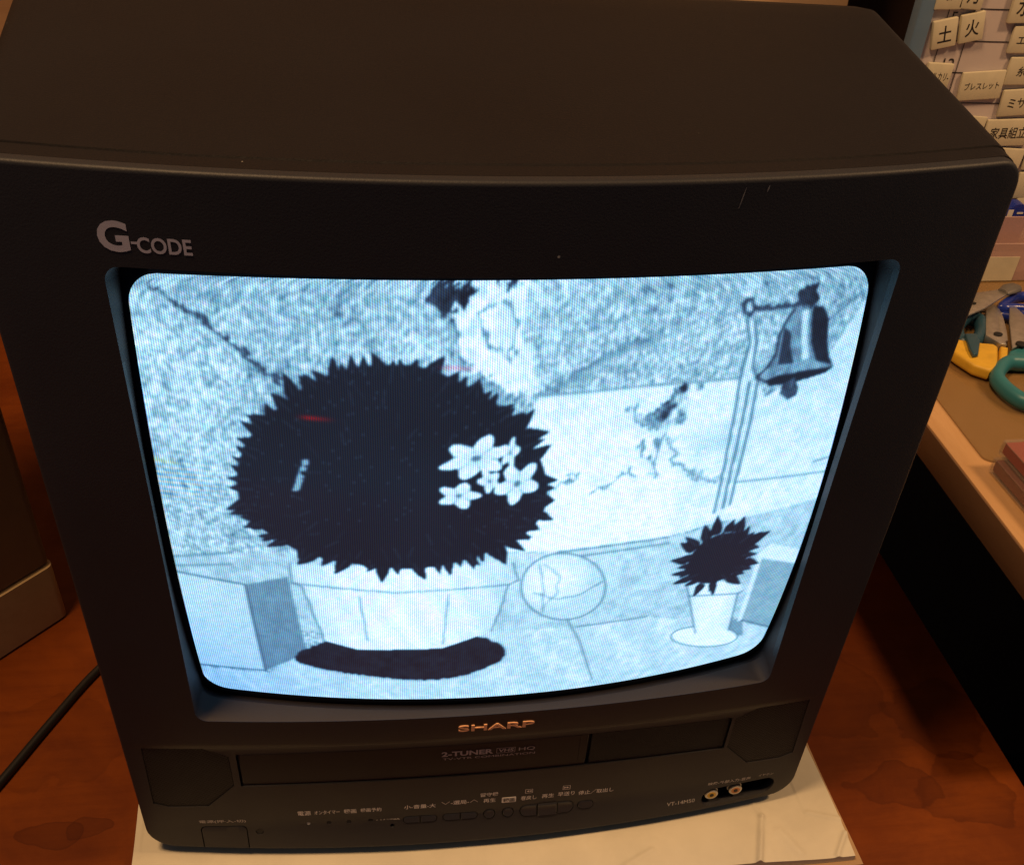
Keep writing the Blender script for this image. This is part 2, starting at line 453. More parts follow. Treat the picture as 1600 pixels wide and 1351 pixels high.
# opening for the picture tube
def opening(n=12):
    """outer lip outline (counter-clockwise from bottom-left corner)"""
    P = []
    xb, xt, z0, z1, r = 0.1406, 0.1390, 0.1140, 0.3396, 0.0055
    def side(z): return xt + (xb - xt) * (z1 - z) / (z1 - z0)
    cs = ((-side(z0) + r, z0 + r, 180), (side(z0) - r, z0 + r, 270), (side(z1) - r, z1 - r, 0), (-side(z1) + r, z1 - r, 90))
    arcs = [[(cx + r * math.cos(math.radians(a0 + a)), cz + r * math.sin(math.radians(a0 + a))) for a in np.linspace(0, 90, 7)] for cx, cz, a0 in cs]
    for i in range(4):
        P += arcs[i]; a, b = np.array(arcs[i][-1]), np.array(arcs[(i + 1) % 4][0])
        P += [tuple(a + (b - a) * t) for t in np.linspace(0, 1, 30)[1:-1]]
    return P
def inner_opening():
    P = []
    def bow(x, z):
        u = (x - 0.001) / 0.1386; v = (z - 0.2245) / 0.110
        return (x + math.copysign(0.0030 * max(0, 1 - v * v), u) * min(1, abs(u) ** 6), z + math.copysign(0.0032 * max(0, 1 - u * u), v) * min(1, abs(v) ** 6))
    x0, x1, z0, z1, r = -0.1376, 0.1396, 0.1138, 0.3350, 0.0075
    cs = ((x0 + r, z0 + r, 180), (x1 - r, z0 + r, 270), (x1 - r, z1 - r, 0), (x0 + r, z1 - r, 90))
    arcs = [[(cx + r * math.cos(math.radians(a0 + a)), cz + r * math.sin(math.radians(a0 + a))) for a in np.linspace(0, 90, 7)] for cx, cz, a0 in cs]
    for i in range(4):
        P += arcs[i]; a, b = np.array(arcs[i][-1]), np.array(arcs[(i + 1) % 4][0])
        P += [tuple(a + (b - a) * t) for t in np.linspace(0, 1, 30)[1:-1]]
    return [bow(*p) for p in P]
OUT, INN = opening(), inner_opening()
def open_cutter():
    n = len(OUT); V = [(x, -0.06, z) for x, z in OUT] + [(x, 0.05, z) for x, z in OUT]
    F = [tuple(range(n)), tuple(range(2 * n - 1, n - 1, -1))] + [(i, (i + 1) % n, n + (i + 1) % n, n + i) for i in range(n)]
    cutters.append(mesh_obj("cutter", V, F))
open_cutter()
GRL = [(-0.1700, 0.0925), (-0.1714, 0.0485), (-0.1640, 0.0455), (-0.1445, 0.0455), (-0.1296, 0.0620), (-0.1296, 0.0850), (-0.1415, 0.0918)]
GRR = [(-x, z) for x, z in GRL][::-1]
cut(GRL, 0.0013); cut(GRR, 0.0013)
SLOT = (-0.1262, 0.1278, 0.0612, 0.0862)
cut(round_poly(*SLOT, 0.0008), 0.0040, 40)
JACK = round_poly(0.1220, 0.1660, 0.0156, 0.0278, 0.0060)
JACK = [(x, z + (x - 0.144) * 0.06) for x, z in JACK]
cut(JACK, 0.0072)
PWR = (-0.1508, -0.1268, 0.0128, 0.0290)
cut(round_poly(*PWR, 0.003, rr=(0, 0, 0.003, 0.003)), 0.003)
PILLS = [(-0.0455, -0.0272, 0.0261, 0.0306, 0.0022), (-0.0243, -0.0054, 0.0261, 0.0306, 0.0022), (0.0175, 0.0474, 0.0245, 0.0324, 0.0036), (0.0495, 0.0586, 0.0254, 0.0311, 0.0028)]
for x0, x1, z0, z1, r in PILLS: cut(round_poly(x0, x1, z0, z1, r), 0.003)
def circ(cx, cz, r, n=20): return [(cx + r * math.cos(a), cz + r * math.sin(a)) for a in np.linspace(0, 2 * math.pi, n + 1)[:-1]]
for cx, r in ((0.0009, 0.0033), (0.0110, 0.0033)): cut(circ(cx, 0.0284, r), 0.003)
LEDS = [(-0.0950, 0.0289, 0.0012), (-0.0843, 0.0292, 0.0013), (-0.0739, 0.0292, 0.0013), (-0.0625, 0.0294, 0.0013), (-0.0512, 0.0251, 0.0012)]
for cx, cz, r in LEDS: cut(circ(cx, cz, r, 12), 0.002)
cut(circ(-0.1206, 0.0245, 0.0021), 0.0025)

frame = front_shell()
for c in cutters:
    md = frame.modifiers.new("b", 'BOOLEAN'); md.operation = 'DIFFERENCE'; md.solver = 'EXACT'; md.object = c
dg = bpy.context.evaluated_depsgraph_get()
me = bpy.data.meshes.new_from_object(frame.evaluated_get(dg))
frame.modifiers.clear(); old = frame.data; frame.data = me; bpy.data.meshes.remove(old)
for c in cutters:
    d = c.data; bpy.data.objects.remove(c); bpy.data.meshes.remove(d)
me.materials.clear(); me.materials.append(M_FRONT)
for p in me.polygons: p.use_smooth = True
me.set_sharp_from_angle(angle=math.radians(24))
pt(frame)

# fine scratches in the paint of the upper edge
for (xa, za, xb, zb_, w) in ((0.0700, 0.3690, 0.0688, 0.3620, 0.00022), (0.0782, 0.3695, 0.0778, 0.3672, 0.0003), (0.0905, 0.3702, 0.094, 0.3700, 0.0003)):
    V = []
    for t_ in np.linspace(0, 1, 6):
        x, z = xa + (xb - xa) * t_, za + (zb_ - za) * t_; ww = w * (1 - abs(2 * t_ - 1) * 0.7)
        V += [(x - ww, surf(x, z) - 0.00012, z), (x + ww, surf(x, z) - 0.00012, z)]
    s = mesh_obj("scratch", V, [(2 * i, 2 * i + 1, 2 * i + 3, 2 * i + 2) for i in range(5)], M_SCRATCH); under(s, frame); s.matrix_parent_inverse = Matrix.Identity(4); s.location = (0, 0, 0)

# surround between front and tube
def surround():
    n = len(OUT); V = []; F = []
    def add(pts): 
        o = len(V); V.extend(pts); return list(range(o, o + n))
    def lipk(z): return min(1.0, max(0.0, (0.135 - z) / 0.018))      # the sill lip stands proud of the glass
    def lerp(k, push): 
        return [(a[0] + (b[0] - a[0]) * k, a[1] + (b[1] + 0.0042 * lipk(b[1]) - a[1]) * k) for a, b in zip(OUT, INN)]
    r0 = add([(x, surf(x, z) + 0.0002, z) for x, z in OUT])
    rings = [r0]
    for k in (0.12, 0.5, 1.0):
        P = lerp(k, 0)
        ys = []
        for (xo, zo), (xi, zi) in zip(OUT, INN):
            a = surf(xo, zo) + 0.0002; b = tubey(xi, zi) - 0.0006 - 0.0052 * lipk(zi)
            ys.append(a + (b - a) * (k if k != 0.12 else 0.10))
        rings.append(add([(p[0], y, p[1]) for p, y in zip(P, ys)]))
    rings.append(add([(x, tubey(x, z) + 0.004, z) for x, z in INN]))
    rings.append(add([(x * 1.02, tubey(x, z) + 0.0045, 0.2251 + (z - 0.2251) * 1.03) for x, z in INN]))
    rings.append(add([(x, 0.0002 + surf(x, z) + 0.006, z) for x, z in [(0.0 + p[0] * 1.003, 0.2278 + (p[1] - 0.2278) * 1.003) for p in OUT]]))
    for a, b in zip(rings[:5], rings[1:6]): F.extend(bridge(a, b))
    return mesh_obj("screen_surround", V, F, M_SILL, None, 35)
pt(surround())

# rear cabinet
def cabinet():
    e = 0.0009; L = loop_xz(e); n = len(L); V = []; F = []; prev = None
    def yrear(x): return 0.165 + 0.009 * (1 - (x / HW) ** 2)
    st = [(0.0, 0, 0), (0.02, 0, 0), (0.05, 0, 0), (0.15, 0, 0), (0.35, 0, 0), (0.6, 0, 0), (0.85, 0, 0)]
    rr = 0.011
    for s, gg in ((0.0, 0), (0.002, 0.0008), (0.045, 0.0008), (0.0465, 0.0005), (0.0505, 0.0005), (0.053, 0.0011), (0.15, 0.0011), (0.35, 0.0011), (0.6, 0.0011), (0.85, 0.0011), (0.93, 0.0011)):
        o = len(V)
        for x, z in L:
            yf = surf(x, z) + TH + 0.0002; y = yf + (yrear(x) - yf) * s
            yy = max(y, 0.0); g = gg
            kx = 1 + (0.0576 * yy + g) / HW; kz = 1 + (0.0632 * yy + g) / (ZT - ZB)
            V.append((x * kx, y, ZB + (z - ZB) * kz))
        cur = list(range(o, o + n))
        if prev: F += bridge(prev, cur)
        prev = cur
    base = [V[i] for i in prev]
    for a in np.radians([30, 60, 85]):
        o = len(V); sh = rr * (1 - math.cos(a))
        for (x, y, z), (lx, lz) in zip(base, L):
            yb = yrear(lx) + 0.004 - rr + rr * math.sin(a)
            V.append((x * (1 - sh / HW), max(yb, y), ZB + (z - ZB) * (1 - sh / (ZT - ZB))))
        cur = list(range(o, o + n)); F += bridge(prev, cur); prev = cur
    base = [V[i] for i in prev]
    for (yy, k, kz) in ((0.19, 0.90, 0.90), (0.27, 0.74, 0.78), (0.335, 0.62, 0.68), (0.340, 0.58, 0.64)):
        o = len(V)
        for (x, y, z) in base: V.append((x * k, max(yy, y + 0.001), ZB + (z - ZB) * kz))
        cur = list(range(o, o + n)); F += bridge(prev, cur); prev = cur
    F.append(tuple(prev))
    return mesh_obj("rear_cabinet", V, F, M_BODY, None, 40)
pt(cabinet())
for fx, fy in ((-0.150, 0.012), (0.150, 0.012), (-0.14, 0.25), (0.14, 0.25)):
    bm = bmesh.new(); bmesh.ops.create_cone(bm, cap_ends=True, segments=24, radius1=0.011, radius2=0.013, depth=0.0057)
    bmesh.ops.translate(bm, verts=bm.verts[:], vec=(fx, fy, 0.00625 + 0.00285)); pt(bm_obj("foot", bm, M_BLACK, None, 40))

# ------------------------------------------------ picture tube and picture
SHAPES = {
    'low_wall': [(-1482,2075),(-1133,2146),(-615,2197),(177,2160),(697,2179),(942,2217),(1470,2257),(1464,1837),(1352,1510),(676,1692),(341,1682),(-242,1709),(-1077,1697),(-1490,1717)],
    'smooth': [(79,2894),(470,2911),(946,2905),(1008,2809),(1252,2936),(1375,3149),(1416,3217),(1538,2891),(1494,2180),(940,2227),(696,2186),(177,2167),(-252,2192),(-13,2678)],
    'floor': [(-1550,1381),(-1054,1371),(-896,1536),(-634,1710),(-242,1709),(341,1682),(676,1692),(1208,1520),(1525,1314),(1652,1173),(1336,950),(-74,985),(-1472,944)],
    'crate_front': [(-1387,2011),(-1094,1970),(-1067,1390),(-1372,1390)],
    'crate_side': [(-1094,1970),(-911,2032),(-867,1548),(-1067,1390)],
    'rcrate_top': [(1156,1973),(1221,2034),(1414,1942),(1426,1849)],
    'rcrate': [(1181,1950),(1472,1834),(1547,1305),(1188,1532)],
    'rcrate_low': [(1059,1567),(1205,1531),(1246,1386),(1063,1483)],
    'pale_patch': [(-205,3319),(53,3331),(33,3248),(1,3181),(54,3039),(85,2914),(-23,2905),(-97,2969),(-226,3043),(-243,3182)],
    'dark_top': [(-338,3299),(-283,3319),(-183,3320),(-198,3283),(-211,3232),(-250,3182),(-283,3209),(-292,3253),(-323,3266)],
    'dark_top2': [(-105,3324),(41,3331),(-3,3302),(-36,3276),(-48,3304)],
    'blotch': [(580,2827),(638,2906),(720,2913),(718,2864),(684,2797),(671,2746),(624,2725),(554,2727),(503,2742),(445,2773),(455,2818),(517,2782),(556,2789)],
    'post': [(869,3124),(906,3130),(925,3045),(933,2939),(962,2886),(963,2731),(953,2440),(953,2305),(886,2279),(885,2533),(885,2784),(875,2866),(883,2944),(892,3048)],
    'bell': [(1067,3157),(1124,3169),(1193,3152),(1223,3111),(1244,3006),(1266,2944),(1296,2902),(1287,2885),(1136,2875),(1009,2870),(951,2899),(993,2939),(1017,2987),(1018,3063),(1041,3123)],
    'bell_dark': [(1147,3161),(1193,3151),(1222,3111),(1242,3006),(1263,2945),(1287,2911),(1209,2934),(1168,3016),(1151,3103)],
    'bell_dark2': [(1035,3091),(1067,3066),(1079,2999),(1106,2942),(1037,2941),(1038,2994)],
    'bell_rim': [(994,2880),(1046,2895),(1152,2899),(1289,2901),(1267,2878),(1182,2864),(1087,2855),(1012,2857)],
    'clapper': [(1076,2856),(1123,2877),(1153,2829),(1149,2797),(1113,2783),(1069,2816)],
    'ball': [(446,1931),(447,1882),(438,1837),(418,1798),(389,1768),(352,1748),(309,1739),(264,1742),(218,1757),(175,1783),(136,1817),(104,1859),(81,1904),(68,1952),(65,1998),(71,2042),(87,2080),(112,2112),(144,2135),(181,2149),(222,2152),(265,2145),(308,2128),(348,2102),(384,2067),(413,2025),(434,1979)],
    'tub': [(-900,2105),(17,2116),(57,2014),(11,1991),(-47,1697),(-267,1589),(-638,1580),(-782,1637),(-857,1980),(-898,1996)],
    'saucer': [(24,1520),(7,1486),(-23,1454),(-63,1425),(-108,1400),(-158,1379),(-209,1364),(-262,1354),(-319,1350),(-380,1352),(-446,1359),(-518,1369),(-593,1382),(-670,1397),(-743,1413),(-809,1431),(-863,1449),(-901,1468),(-922,1490),(-925,1513),(-912,1537),(-885,1562),(-848,1587),(-805,1612),(-758,1635),(-709,1657),(-659,1676),(-607,1693),(-552,1707),(-492,1716),(-427,1721),(-356,1720),(-283,1712),(-209,1699),(-138,1679),(-76,1653),(-25,1623),(9,1590),(25,1555)],
    'spot': [(836,1871),(1113,1833),(1147,1751),(1123,1740),(1145,1471),(961,1498),(865,1789)],
    'sdish': [(1216,1391),(1214,1367),(1194,1351),(1159,1345),(1110,1349),(1054,1362),(996,1383),(941,1409),(894,1438),(858,1468),(837,1496),(832,1521),(843,1540),(869,1553),(908,1556),(957,1551),(1012,1537),(1068,1515),(1122,1486),(1167,1454),(1199,1421)],
    'knot': [(1070,3221),(1109,3238),(1161,3263),(1134,3222),(1162,3184),(1150,3153),(1096,3163),(1079,3189)],
    'bell_hi': [(1100,3146),(1129,3146),(1144,3048),(1173,2947),(1143,2947),(1116,3051)],
    'blotch_d': [(537,2780),(586,2857),(647,2910),(656,2880),(614,2793),(591,2750),(551,2750)],
}
STROKES = {
    'crack_l': [(-1283,3257),(-1146,3171),(-952,3023),(-961,3003),(-848,2928)],
    'crack_c': [(68,2910),(168,2944),(226,2984),(332,3028),(391,3061),(474,3092)],
    'crack_c2': [(226,2984),(388,3085),(478,3097)],
    'line_top': [(79,2894),(470,2911),(946,2905)],
    'line_r': [(1221,3090),(1363,3195)],
    'cr1': [(157,2471),(213,2521),(262,2554)],
    'cr2': [(324,2457),(400,2499),(474,2549),(492,2511)],
    'cr3': [(585,2704),(559,2579),(602,2508),(545,2527)],
    'cr4': [(607,2662),(678,2550),(762,2468),(867,2440)],
    'hl1': [(958,2425),(1397,2394)],
    'hl2': [(1315,2460),(1395,2469)],
    'pp1': [(-243,3182),(-224,3090),(-219,3029)],
    'pp2': [(-58,3249),(-18,3135),(-28,3041),(-100,3090),(-137,3205),(-103,3238)],
    'base1': [(205,2158),(454,2172),(697,2179)],
    'base2': [(208,2122),(459,2136),(702,2146)],
    'base3': [(-1369,2094),(-1128,2146)],
    'base4': [(-1366,2044),(-1136,2082)],
    'postl': [(869,3138),(897,3048),(883,2944),(883,2855),(885,2784),(885,2533),(886,2279)],
    'postm': [(924,2880),(926,2757),(920,2493),(921,2298)],
    'postr': [(904,3130),(925,3045),(929,2939),(960,2886),(963,2731),(953,2440),(954,2311)],
    'brk': [(905,3173),(990,3172),(1082,3173)],
    'brk2': [(1072,3185),(1108,3224),(1158,3247)],
    'brk3': [(883,3212),(854,3215),(840,3194),(852,3166),(884,3154),(905,3173),(886,3199)],
    'bell_out': [(1067,3157),(1041,3123),(1018,3063),(1017,2987),(993,2939),(951,2899),(1009,2870)],
    'floor1': [(289,1747),(370,1577),(478,1247)],
    'floor2': [(341,1682),(676,1692)],
    'ball1': [(277,2129),(306,1989),(219,1948),(218,1901)],
    'ball2': [(133,2100),(167,1966),(170,1805)],
    'fl_r': [(1188,1532),(1547,1305)],
    'rc_edge': [(1181,1950),(1188,1532)],
    'crl': [(-1387,2011),(-1094,1970),(-1067,1390),(-1366,1391)],
    'tub_rim': [(-898,1996),(-464,1958),(11,1991)],
    'tub_f1': [(-625,1935),(-594,1646)],
    'tub_f2': [(-247,1943),(-262,1621)],
    'tub_out': [(-900,2105),(-898,1996),(-857,1980),(-782,1637)],
    'tub_out2': [(17,2116),(57,2014),(11,1991),(-47,1697)],
    'spot_rim': [(865,1789),(1123,1740)],
    'spot_o1': [(836,1871),(865,1789),(961,1498)],
    'spot_o2': [(1147,1751),(1123,1740),(1145,1471)],
    'ring': [(597,2702),(639,2622),(706,2524),(802,2458),(890,2451)],
    'cl1': [(440,2819),(452,2838),(444,2788),(483,2744),(544,2728)],
    'cl2': [(505,2647),(530,2687),(519,2613),(556,2565)],
    'ball3': [(127,1931),(232,1880),(331,1895),(424,1961)],
    'ball4': [(155,2098),(232,2016),(224,1901),(165,1826)],
    'beam': [(78,2909),(474,3092)],
}
SPOTS = {'bush': (-503,2584),'bush_l': (-1089,2477),'bush_t': (-489,3040),'bush_r': (155,2495),'bush_b': (-514,2105),'sb': (892,2018),'sb_l': (698,2055),'sb_t': (851,2223),'sb_b': (941,1792),'fl1': (-157,2710),'fl2': (-7,2549),'fl3': (-194,2480),'flr': (-52,2707),'g1': (-742,2799),'g2': (-214,3007),'g3': (-1336,2572),'g4': (-819,2551),'g5': (-1313,2482)}
def paint(X, Z):
    """the film frame on the screen, drawn as flat tones over the tube (lengths in metres)"""
    A, B = X * 1e4, Z * 1e4
    shp = X.shape
    def smooth_noise(n, seed):
        r = np.random.default_rng(seed); k = r.random((n, int(n * 1.36)))
        yy = np.linspace(0, k.shape[0] - 1.001, shp[0]); xx = np.linspace(0, k.shape[1] - 1.001, shp[1])
        yi, xi = yy.astype(int), xx.astype(int); fy, fx = (yy - yi)[:, None], (xx - xi)[None]
        fy, fx = fy * fy * (3 - 2 * fy), fx * fx * (3 - 2 * fx)
        return (k[yi][:, xi] * (1 - fx) + k[yi][:, xi + 1] * fx) * (1 - fy) + (k[yi + 1][:, xi] * (1 - fx) + k[yi + 1][:, xi + 1] * fx) * fy
    n_fine = 0.6 * smooth_noise(230, 1) + 0.4 * smooth_noise(130, 11) - 0.5; n_mid = smooth_noise(62, 2) - 0.5; n_big = smooth_noise(9, 3) - 0.5; n_px = np.random.default_rng(4).random(shp) - 0.5
    def inside(poly, wob=0.0):
        a, b = (A, B) if not wob else (A + wob * n_mid, B + wob * n_fine)
        m = np.zeros(shp, bool)
        for (x1, y1), (x2, y2) in zip(poly, poly[1:] + poly[:1]):
            if y1 == y2: continue
            c = ((y1 > b) != (y2 > b)) & (a < (x2 - x1) * (b - y1) / (y2 - y1) + x1); m ^= c
        return m
    def dist(line, wob=0.0):
        a, b = A + wob * n_mid, B + wob * n_fine
        d = np.full(shp, 1e9)
        for (x1, y1), (x2, y2) in zip(line, line[1:]):
            dx, dy = x2 - x1, y2 - y1; t = np.clip(((a - x1) * dx + (b - y1) * dy) / (dx * dx + dy * dy + 1e-9), 0, 1)
            d = np.minimum(d, np.hypot(a - x1 - t * dx, b - y1 - t * dy))
        return d
    g = 0.665 + 0.66 * n_fine + 0.16 * n_mid + 0.20 * n_big + 0.20 * n_px      # rough plaster
    def fill(name, val, tex=0.0, wob=0.0, mixk=1.0):
        nonlocal g
        m = inside(SHAPES[name], wob)
        g = np.where(m, g * (1 - mixk) + mixk * (val + tex * (n_fine + n_mid) + 0.03 * n_px), g); return m
    def line(name, val=0.22, w=5.0, wob=0.0, k=0.85):
        nonlocal g
        f = np.clip((w + 4 - dist(STROKES[name], wob)) / 7.0, 0, 1) * k; g = g * (1 - f) + val * f
    glow = np.exp(-((A - 150) / 700.0) ** 2 - ((B - 2300) / 500.0) ** 2)                # the drawn wall is paler in its middle
    fill('smooth', 0.88 + 0.14 * glow, 0.12); fill('low_wall', 0.70 + 0.12 * glow, 0.14); fill('floor', 0.77 + 0.16 * glow, 0.12)
    smudge = np.clip(smooth_noise(14, 21) - 0.45, 0, 1) * np.exp(-((A - 500) / 380.0) ** 2 - ((B - 2560) / 260.0) ** 2)
    g = g - 0.75 * smudge
    g = np.where(inside(SHAPES['floor']), g + 0.06 * np.sin(A * 0.021 + B * 0.010 + 2 * n_big) * (0.5 + n_mid), g)
    fill('pale_patch', 0.90, 0.22, 60); fill('dark_top', 0.12, 0.2, 90); fill('dark_top2', 0.14, 0.2, 90)
    fill('blotch', 0.66, 0.55, 70); fill('blotch_d', 0.34, 0.5, 70)
    for nm in ('crack_l', 'crack_c', 'crack_c2', 'cr1', 'cr2', 'cr3', 'cr4', 'pp1', 'pp2', 'cl1', 'cl2'): line(nm, 0.28, 5, 50, 0.8)
    for nm in ('line_top', 'line_r', 'hl1', 'hl2', 'base1', 'base2', 'base3', 'base4', 'floor1', 'floor2'): line(nm, 0.35, 4, 0, 0.75)
    line('crack_l', 0.20, 8, 40, 0.85)
    line('ring', 0.52, 14, 60, 0.55); line('beam', 0.50, 14, 60, 0.5)
    fill('post', 0.84, 0.16)
    for nm in ('postl', 'postm', 'postr'): line(nm, 0.32, 6, 4, 0.85)
    fill('bell', 0.50, 0.2); fill('bell_hi', 0.86, 0.1); fill('bell_dark', 0.08, 0.04); fill('bell_dark2', 0.16, 0.08); fill('bell_rim', 0.07); fill('clapper', 0.30, 0.25); fill('knot', 0.14, 0.15, 30)
    for nm in ('brk', 'brk3'): line(nm, 0.14, 8, 20)
    line('bell_out', 0.14, 5)
    fill('crate_front', 0.76, 0.05); fill('crate_side', 0.45, 0.05); line('crl', 0.25, 4)
    fill('rcrate', 0.56, 0.07); fill('rcrate_low', 0.50, 0.06); fill('rcrate_top', 0.88, 0.05); line('fl_r', 0.25, 4); line('rc_edge', 0.9, 12)
    bx_, by_ = np.mean(SHAPES['ball'], 0); fill('ball', 0.97 - 0.20 * np.clip(np.hypot(A - bx_ + 60, B - by_ - 50) / 190, 0, 1) ** 2, 0.04)
    line('ball2', 0.45, 3, 12); line('ball3', 0.4, 3, 12); line('ball4', 0.5, 5, 20, 0.6)
    b = SHAPES['ball']; f = np.clip((8 - dist(b + b[:1])) / 6, 0, 1) * 0.7; g = g * (1 - f) + 0.32 * f
    # stand-in props: a big leafy bush in a pale tub, a small leafy plant in a pot
    b = SHAPES['saucer']; f = np.clip((16 - dist(b + b[:1], 20)) / 14, 0, 1) * 0.45; g = g * (1 - f) + 0.40 * f; fill('saucer', 0.06, 0.04, 20)
    fill('tub', 0.96 - 0.22 * np.clip(np.abs(A + 440) / 480, 0, 1) ** 2.5 + 0.03 * np.sin((A + 0.5 * B) * 0.045), 0.05)
    for nm in ('tub_rim', 'tub_f1', 'tub_f2', 'tub_out', 'tub_out2'): line(nm, 0.26, 3, 8, 0.75)
    dark = inside(SHAPES['saucer']) & ~inside(SHAPES['tub'])
    def leafy(cx, cy, rx, ry_up, ry_dn, n, size, seed, core):
        r_ = np.random.default_rng(seed); a = A - cx; bb = B - cy
        m = np.hypot(a / rx, bb / np.where(bb > 0, ry_up, ry_dn)) < core + 0.05 * n_big
        veins = np.zeros(shp)
        for i in range(n):
            th = 2 * math.pi * (i + r_.random() * 0.8) / n; k = 0.80 + 0.10 * r_.random() if i % 3 else 0.45 + 0.3 * r_.random()
            x0, y0 = cx + rx * k * math.cos(th), cy + (ry_up if math.sin(th) > 0 else ry_dn) * k * math.sin(th)
            an = th + r_.uniform(-0.6, 0.6); L = size * r_.uniform(0.7, 1.35); W = L * r_.uniform(0.20, 0.30)
            u = (A - x0) * math.cos(an) + (B - y0) * math.sin(an); v = -(A - x0) * math.sin(an) + (B - y0) * math.cos(an)
            t = np.clip(u / L, 0, 1); wid = W * np.sin(math.pi * np.sqrt(t)) ** 0.9
            lf = (u > 0) & (u < L) & (np.abs(v) < wid); m |= lf
            veins = np.maximum(veins, np.where(lf & (np.abs(v) < 3.5) & (u > 0.12 * L) & (u < 0.8 * L), 1.0, 0.0) * (0.6 if i % 2 else 0.25))
        return m, veins
    m, vn = leafy(-467, 2440, 640, 620, 365, 150, 88, 3, 0.93); dark |= m
    g = np.where(m, 0.050 + 0.02 * n_big + 0.10 * vn, g)
    fill('spot', 0.94 - 0.2 * np.clip(np.abs(A - 1000) / 170, 0, 1) ** 2, 0.04); fill('sdish', 0.93, 0.04)
    for nm in ('spot_rim', 'spot_o1', 'spot_o2'): line(nm, 0.24, 3)
    b = SHAPES['sdish']; f = np.clip((6 - dist(b + b[:1])) / 5, 0, 1) * 0.8 * ~inside(SHAPES['spot']); g = g * (1 - f) + 0.25 * f
    m2, vn = leafy(965, 2010, 170, 165, 180, 34, 85, 5, 0.86); dark |= m2; g = np.where(m2, 0.06 + 0.12 * vn, g)
    # pale blossoms among the leaves
    for (cx, cy, r, a0, sq, n_) in ((-150, 2640, 150, 0.3, 0.62, 6), (15, 2520, 110, 0.9, 0.8, 5), (-215, 2470, 92, 0.0, 0.7, 5), (-20, 2660, 70, 1.4, 0.55, 5), (-95, 2535, 60, 2.0, 0.8, 5)):
        ca, sa = math.cos(a0), math.sin(a0); a = (A - cx) * ca + (B - cy) * sa; bb = (-(A - cx) * sa + (B - cy) * ca) / sq
        th = np.arctan2(bb, a); rr = np.hypot(a, bb); R_ = r * (0.80 + 0.20 * np.cos(n_ * th) + 0.10 * n_mid)
        m = rr < R_; g = np.where(m, 0.97 - 0.22 * (1 - rr / r) ** 2 - 0.10 * (np.sin(3 * n_ * th) > 0.8), g); dark &= ~m
        g = np.where(m & (np.abs(np.sin(0.5 * n_ * th + math.pi / 2)) < 0.09) & (rr > 0.25 * r), 0.42, g)
        g = np.where(rr < 0.14 * r, 0.38, g)
    g = np.where(dark & (np.random.default_rng(9).random(shp) > 0.9968) & (B > 2300), 0.45, g)     # tape noise
    k = (np.abs((A - SPOTS['g4'][0]) - 0.35 * (B - SPOTS['g4'][1])) < 14) & (np.abs(B - SPOTS['g4'][1]) < 75); g = np.where(k & (n_fine > -0.2), 0.55, g)
    g = g * (1 - 0.14 * np.clip((A - 700) / 650, 0, 1) * np.clip((B - 2300) / 900, 0, 1))
    # soften like a low resolution picture
    ker = np.array([1, 2, 1.0]) / 4
    for _ in range(2):
        g = np.apply_along_axis(lambda q: np.convolve(q, ker, 'same'), 1, np.pad(g, ((0, 0), (1, 1)), 'edge'))[:, 1:-1]
        g = np.apply_along_axis(lambda q: np.convolve(q, ker, 'same'), 0, np.pad(g, ((1, 1), (0, 0)), 'edge'))[1:-1]
    g = np.clip(g, 0, 1)
    stops = [0.0, 0.25, 0.5, 0.75, 1.0]
    cols = np.array([(26, 26, 36), (56, 78, 108), (116, 170, 204), (180, 224, 240), (240, 254, 254)]) / 255.0
    col = np.stack([np.interp(g, stops, cols[:, i]) for i in range(3)], -1)
    ch = np.random.default_rng(31).random((*shp, 3)) - 0.5; ch = (ch + np.roll(ch, 1, 1) + np.roll(ch, 1, 0) + np.roll(ch, 2, 1)) / 2
    col = col + ch * np.array([0.13, 0.07, 0.09]) * np.clip(g * 1.3, 0.08, 1)[..., None]      # coloured tape grain
    left = np.clip((-0.06 - X) / 0.08, 0, 1)[..., None]; low = np.clip((0.19 - Z) / 0.07, 0, 1)[..., None]
    col = col * (1 - left * low * np.array([0.25, 0.14, 0.0]))       # bluer corner, the tube's own colour error
    for key, c, L, hgt in (('g1', (0.85, 0.12, 0.15), 60, 10), ('g2', (0.9, 0.35, 0.55), 70, 9), ('g3', (0.75, 0.85, 0.35), 60, 8)):
        cx, cy = SPOTS[key]; m = np.exp(-((A - cx) / L) ** 4 - ((B - cy + 0.05 * (A - cx)) / hgt) ** 2) * (0.55 + 0.45 * np.sin(A * 0.7)) * np.clip(0.75 - (A - cx) / (2.4 * L), 0.2, 1)
        col = col * (1 - m[..., None] * 0.8) + m[..., None] * 0.8 * np.array(c)
    band = np.exp(-((B - SPOTS['g5'][1]) / 90.0) ** 2) * np.clip((-1050 - A) / 200.0, 0, 1)
    col = col + (band * np.sin(B * 0.28))[..., None] * np.array([0.12, 0.02, -0.06])
    col = np.clip(col, 0, 1)
    lin = np.where(col <= 0.04045, col / 12.92, ((col + 0.055) / 1.055) ** 2.4)
    hot = np.clip((g - 0.6) / 0.4, 0, 1)[..., None]            # the tube's cold white runs past what the picture can show
    return lin * (1 + hot * np.array([0.03, 0.14, 0.5]))

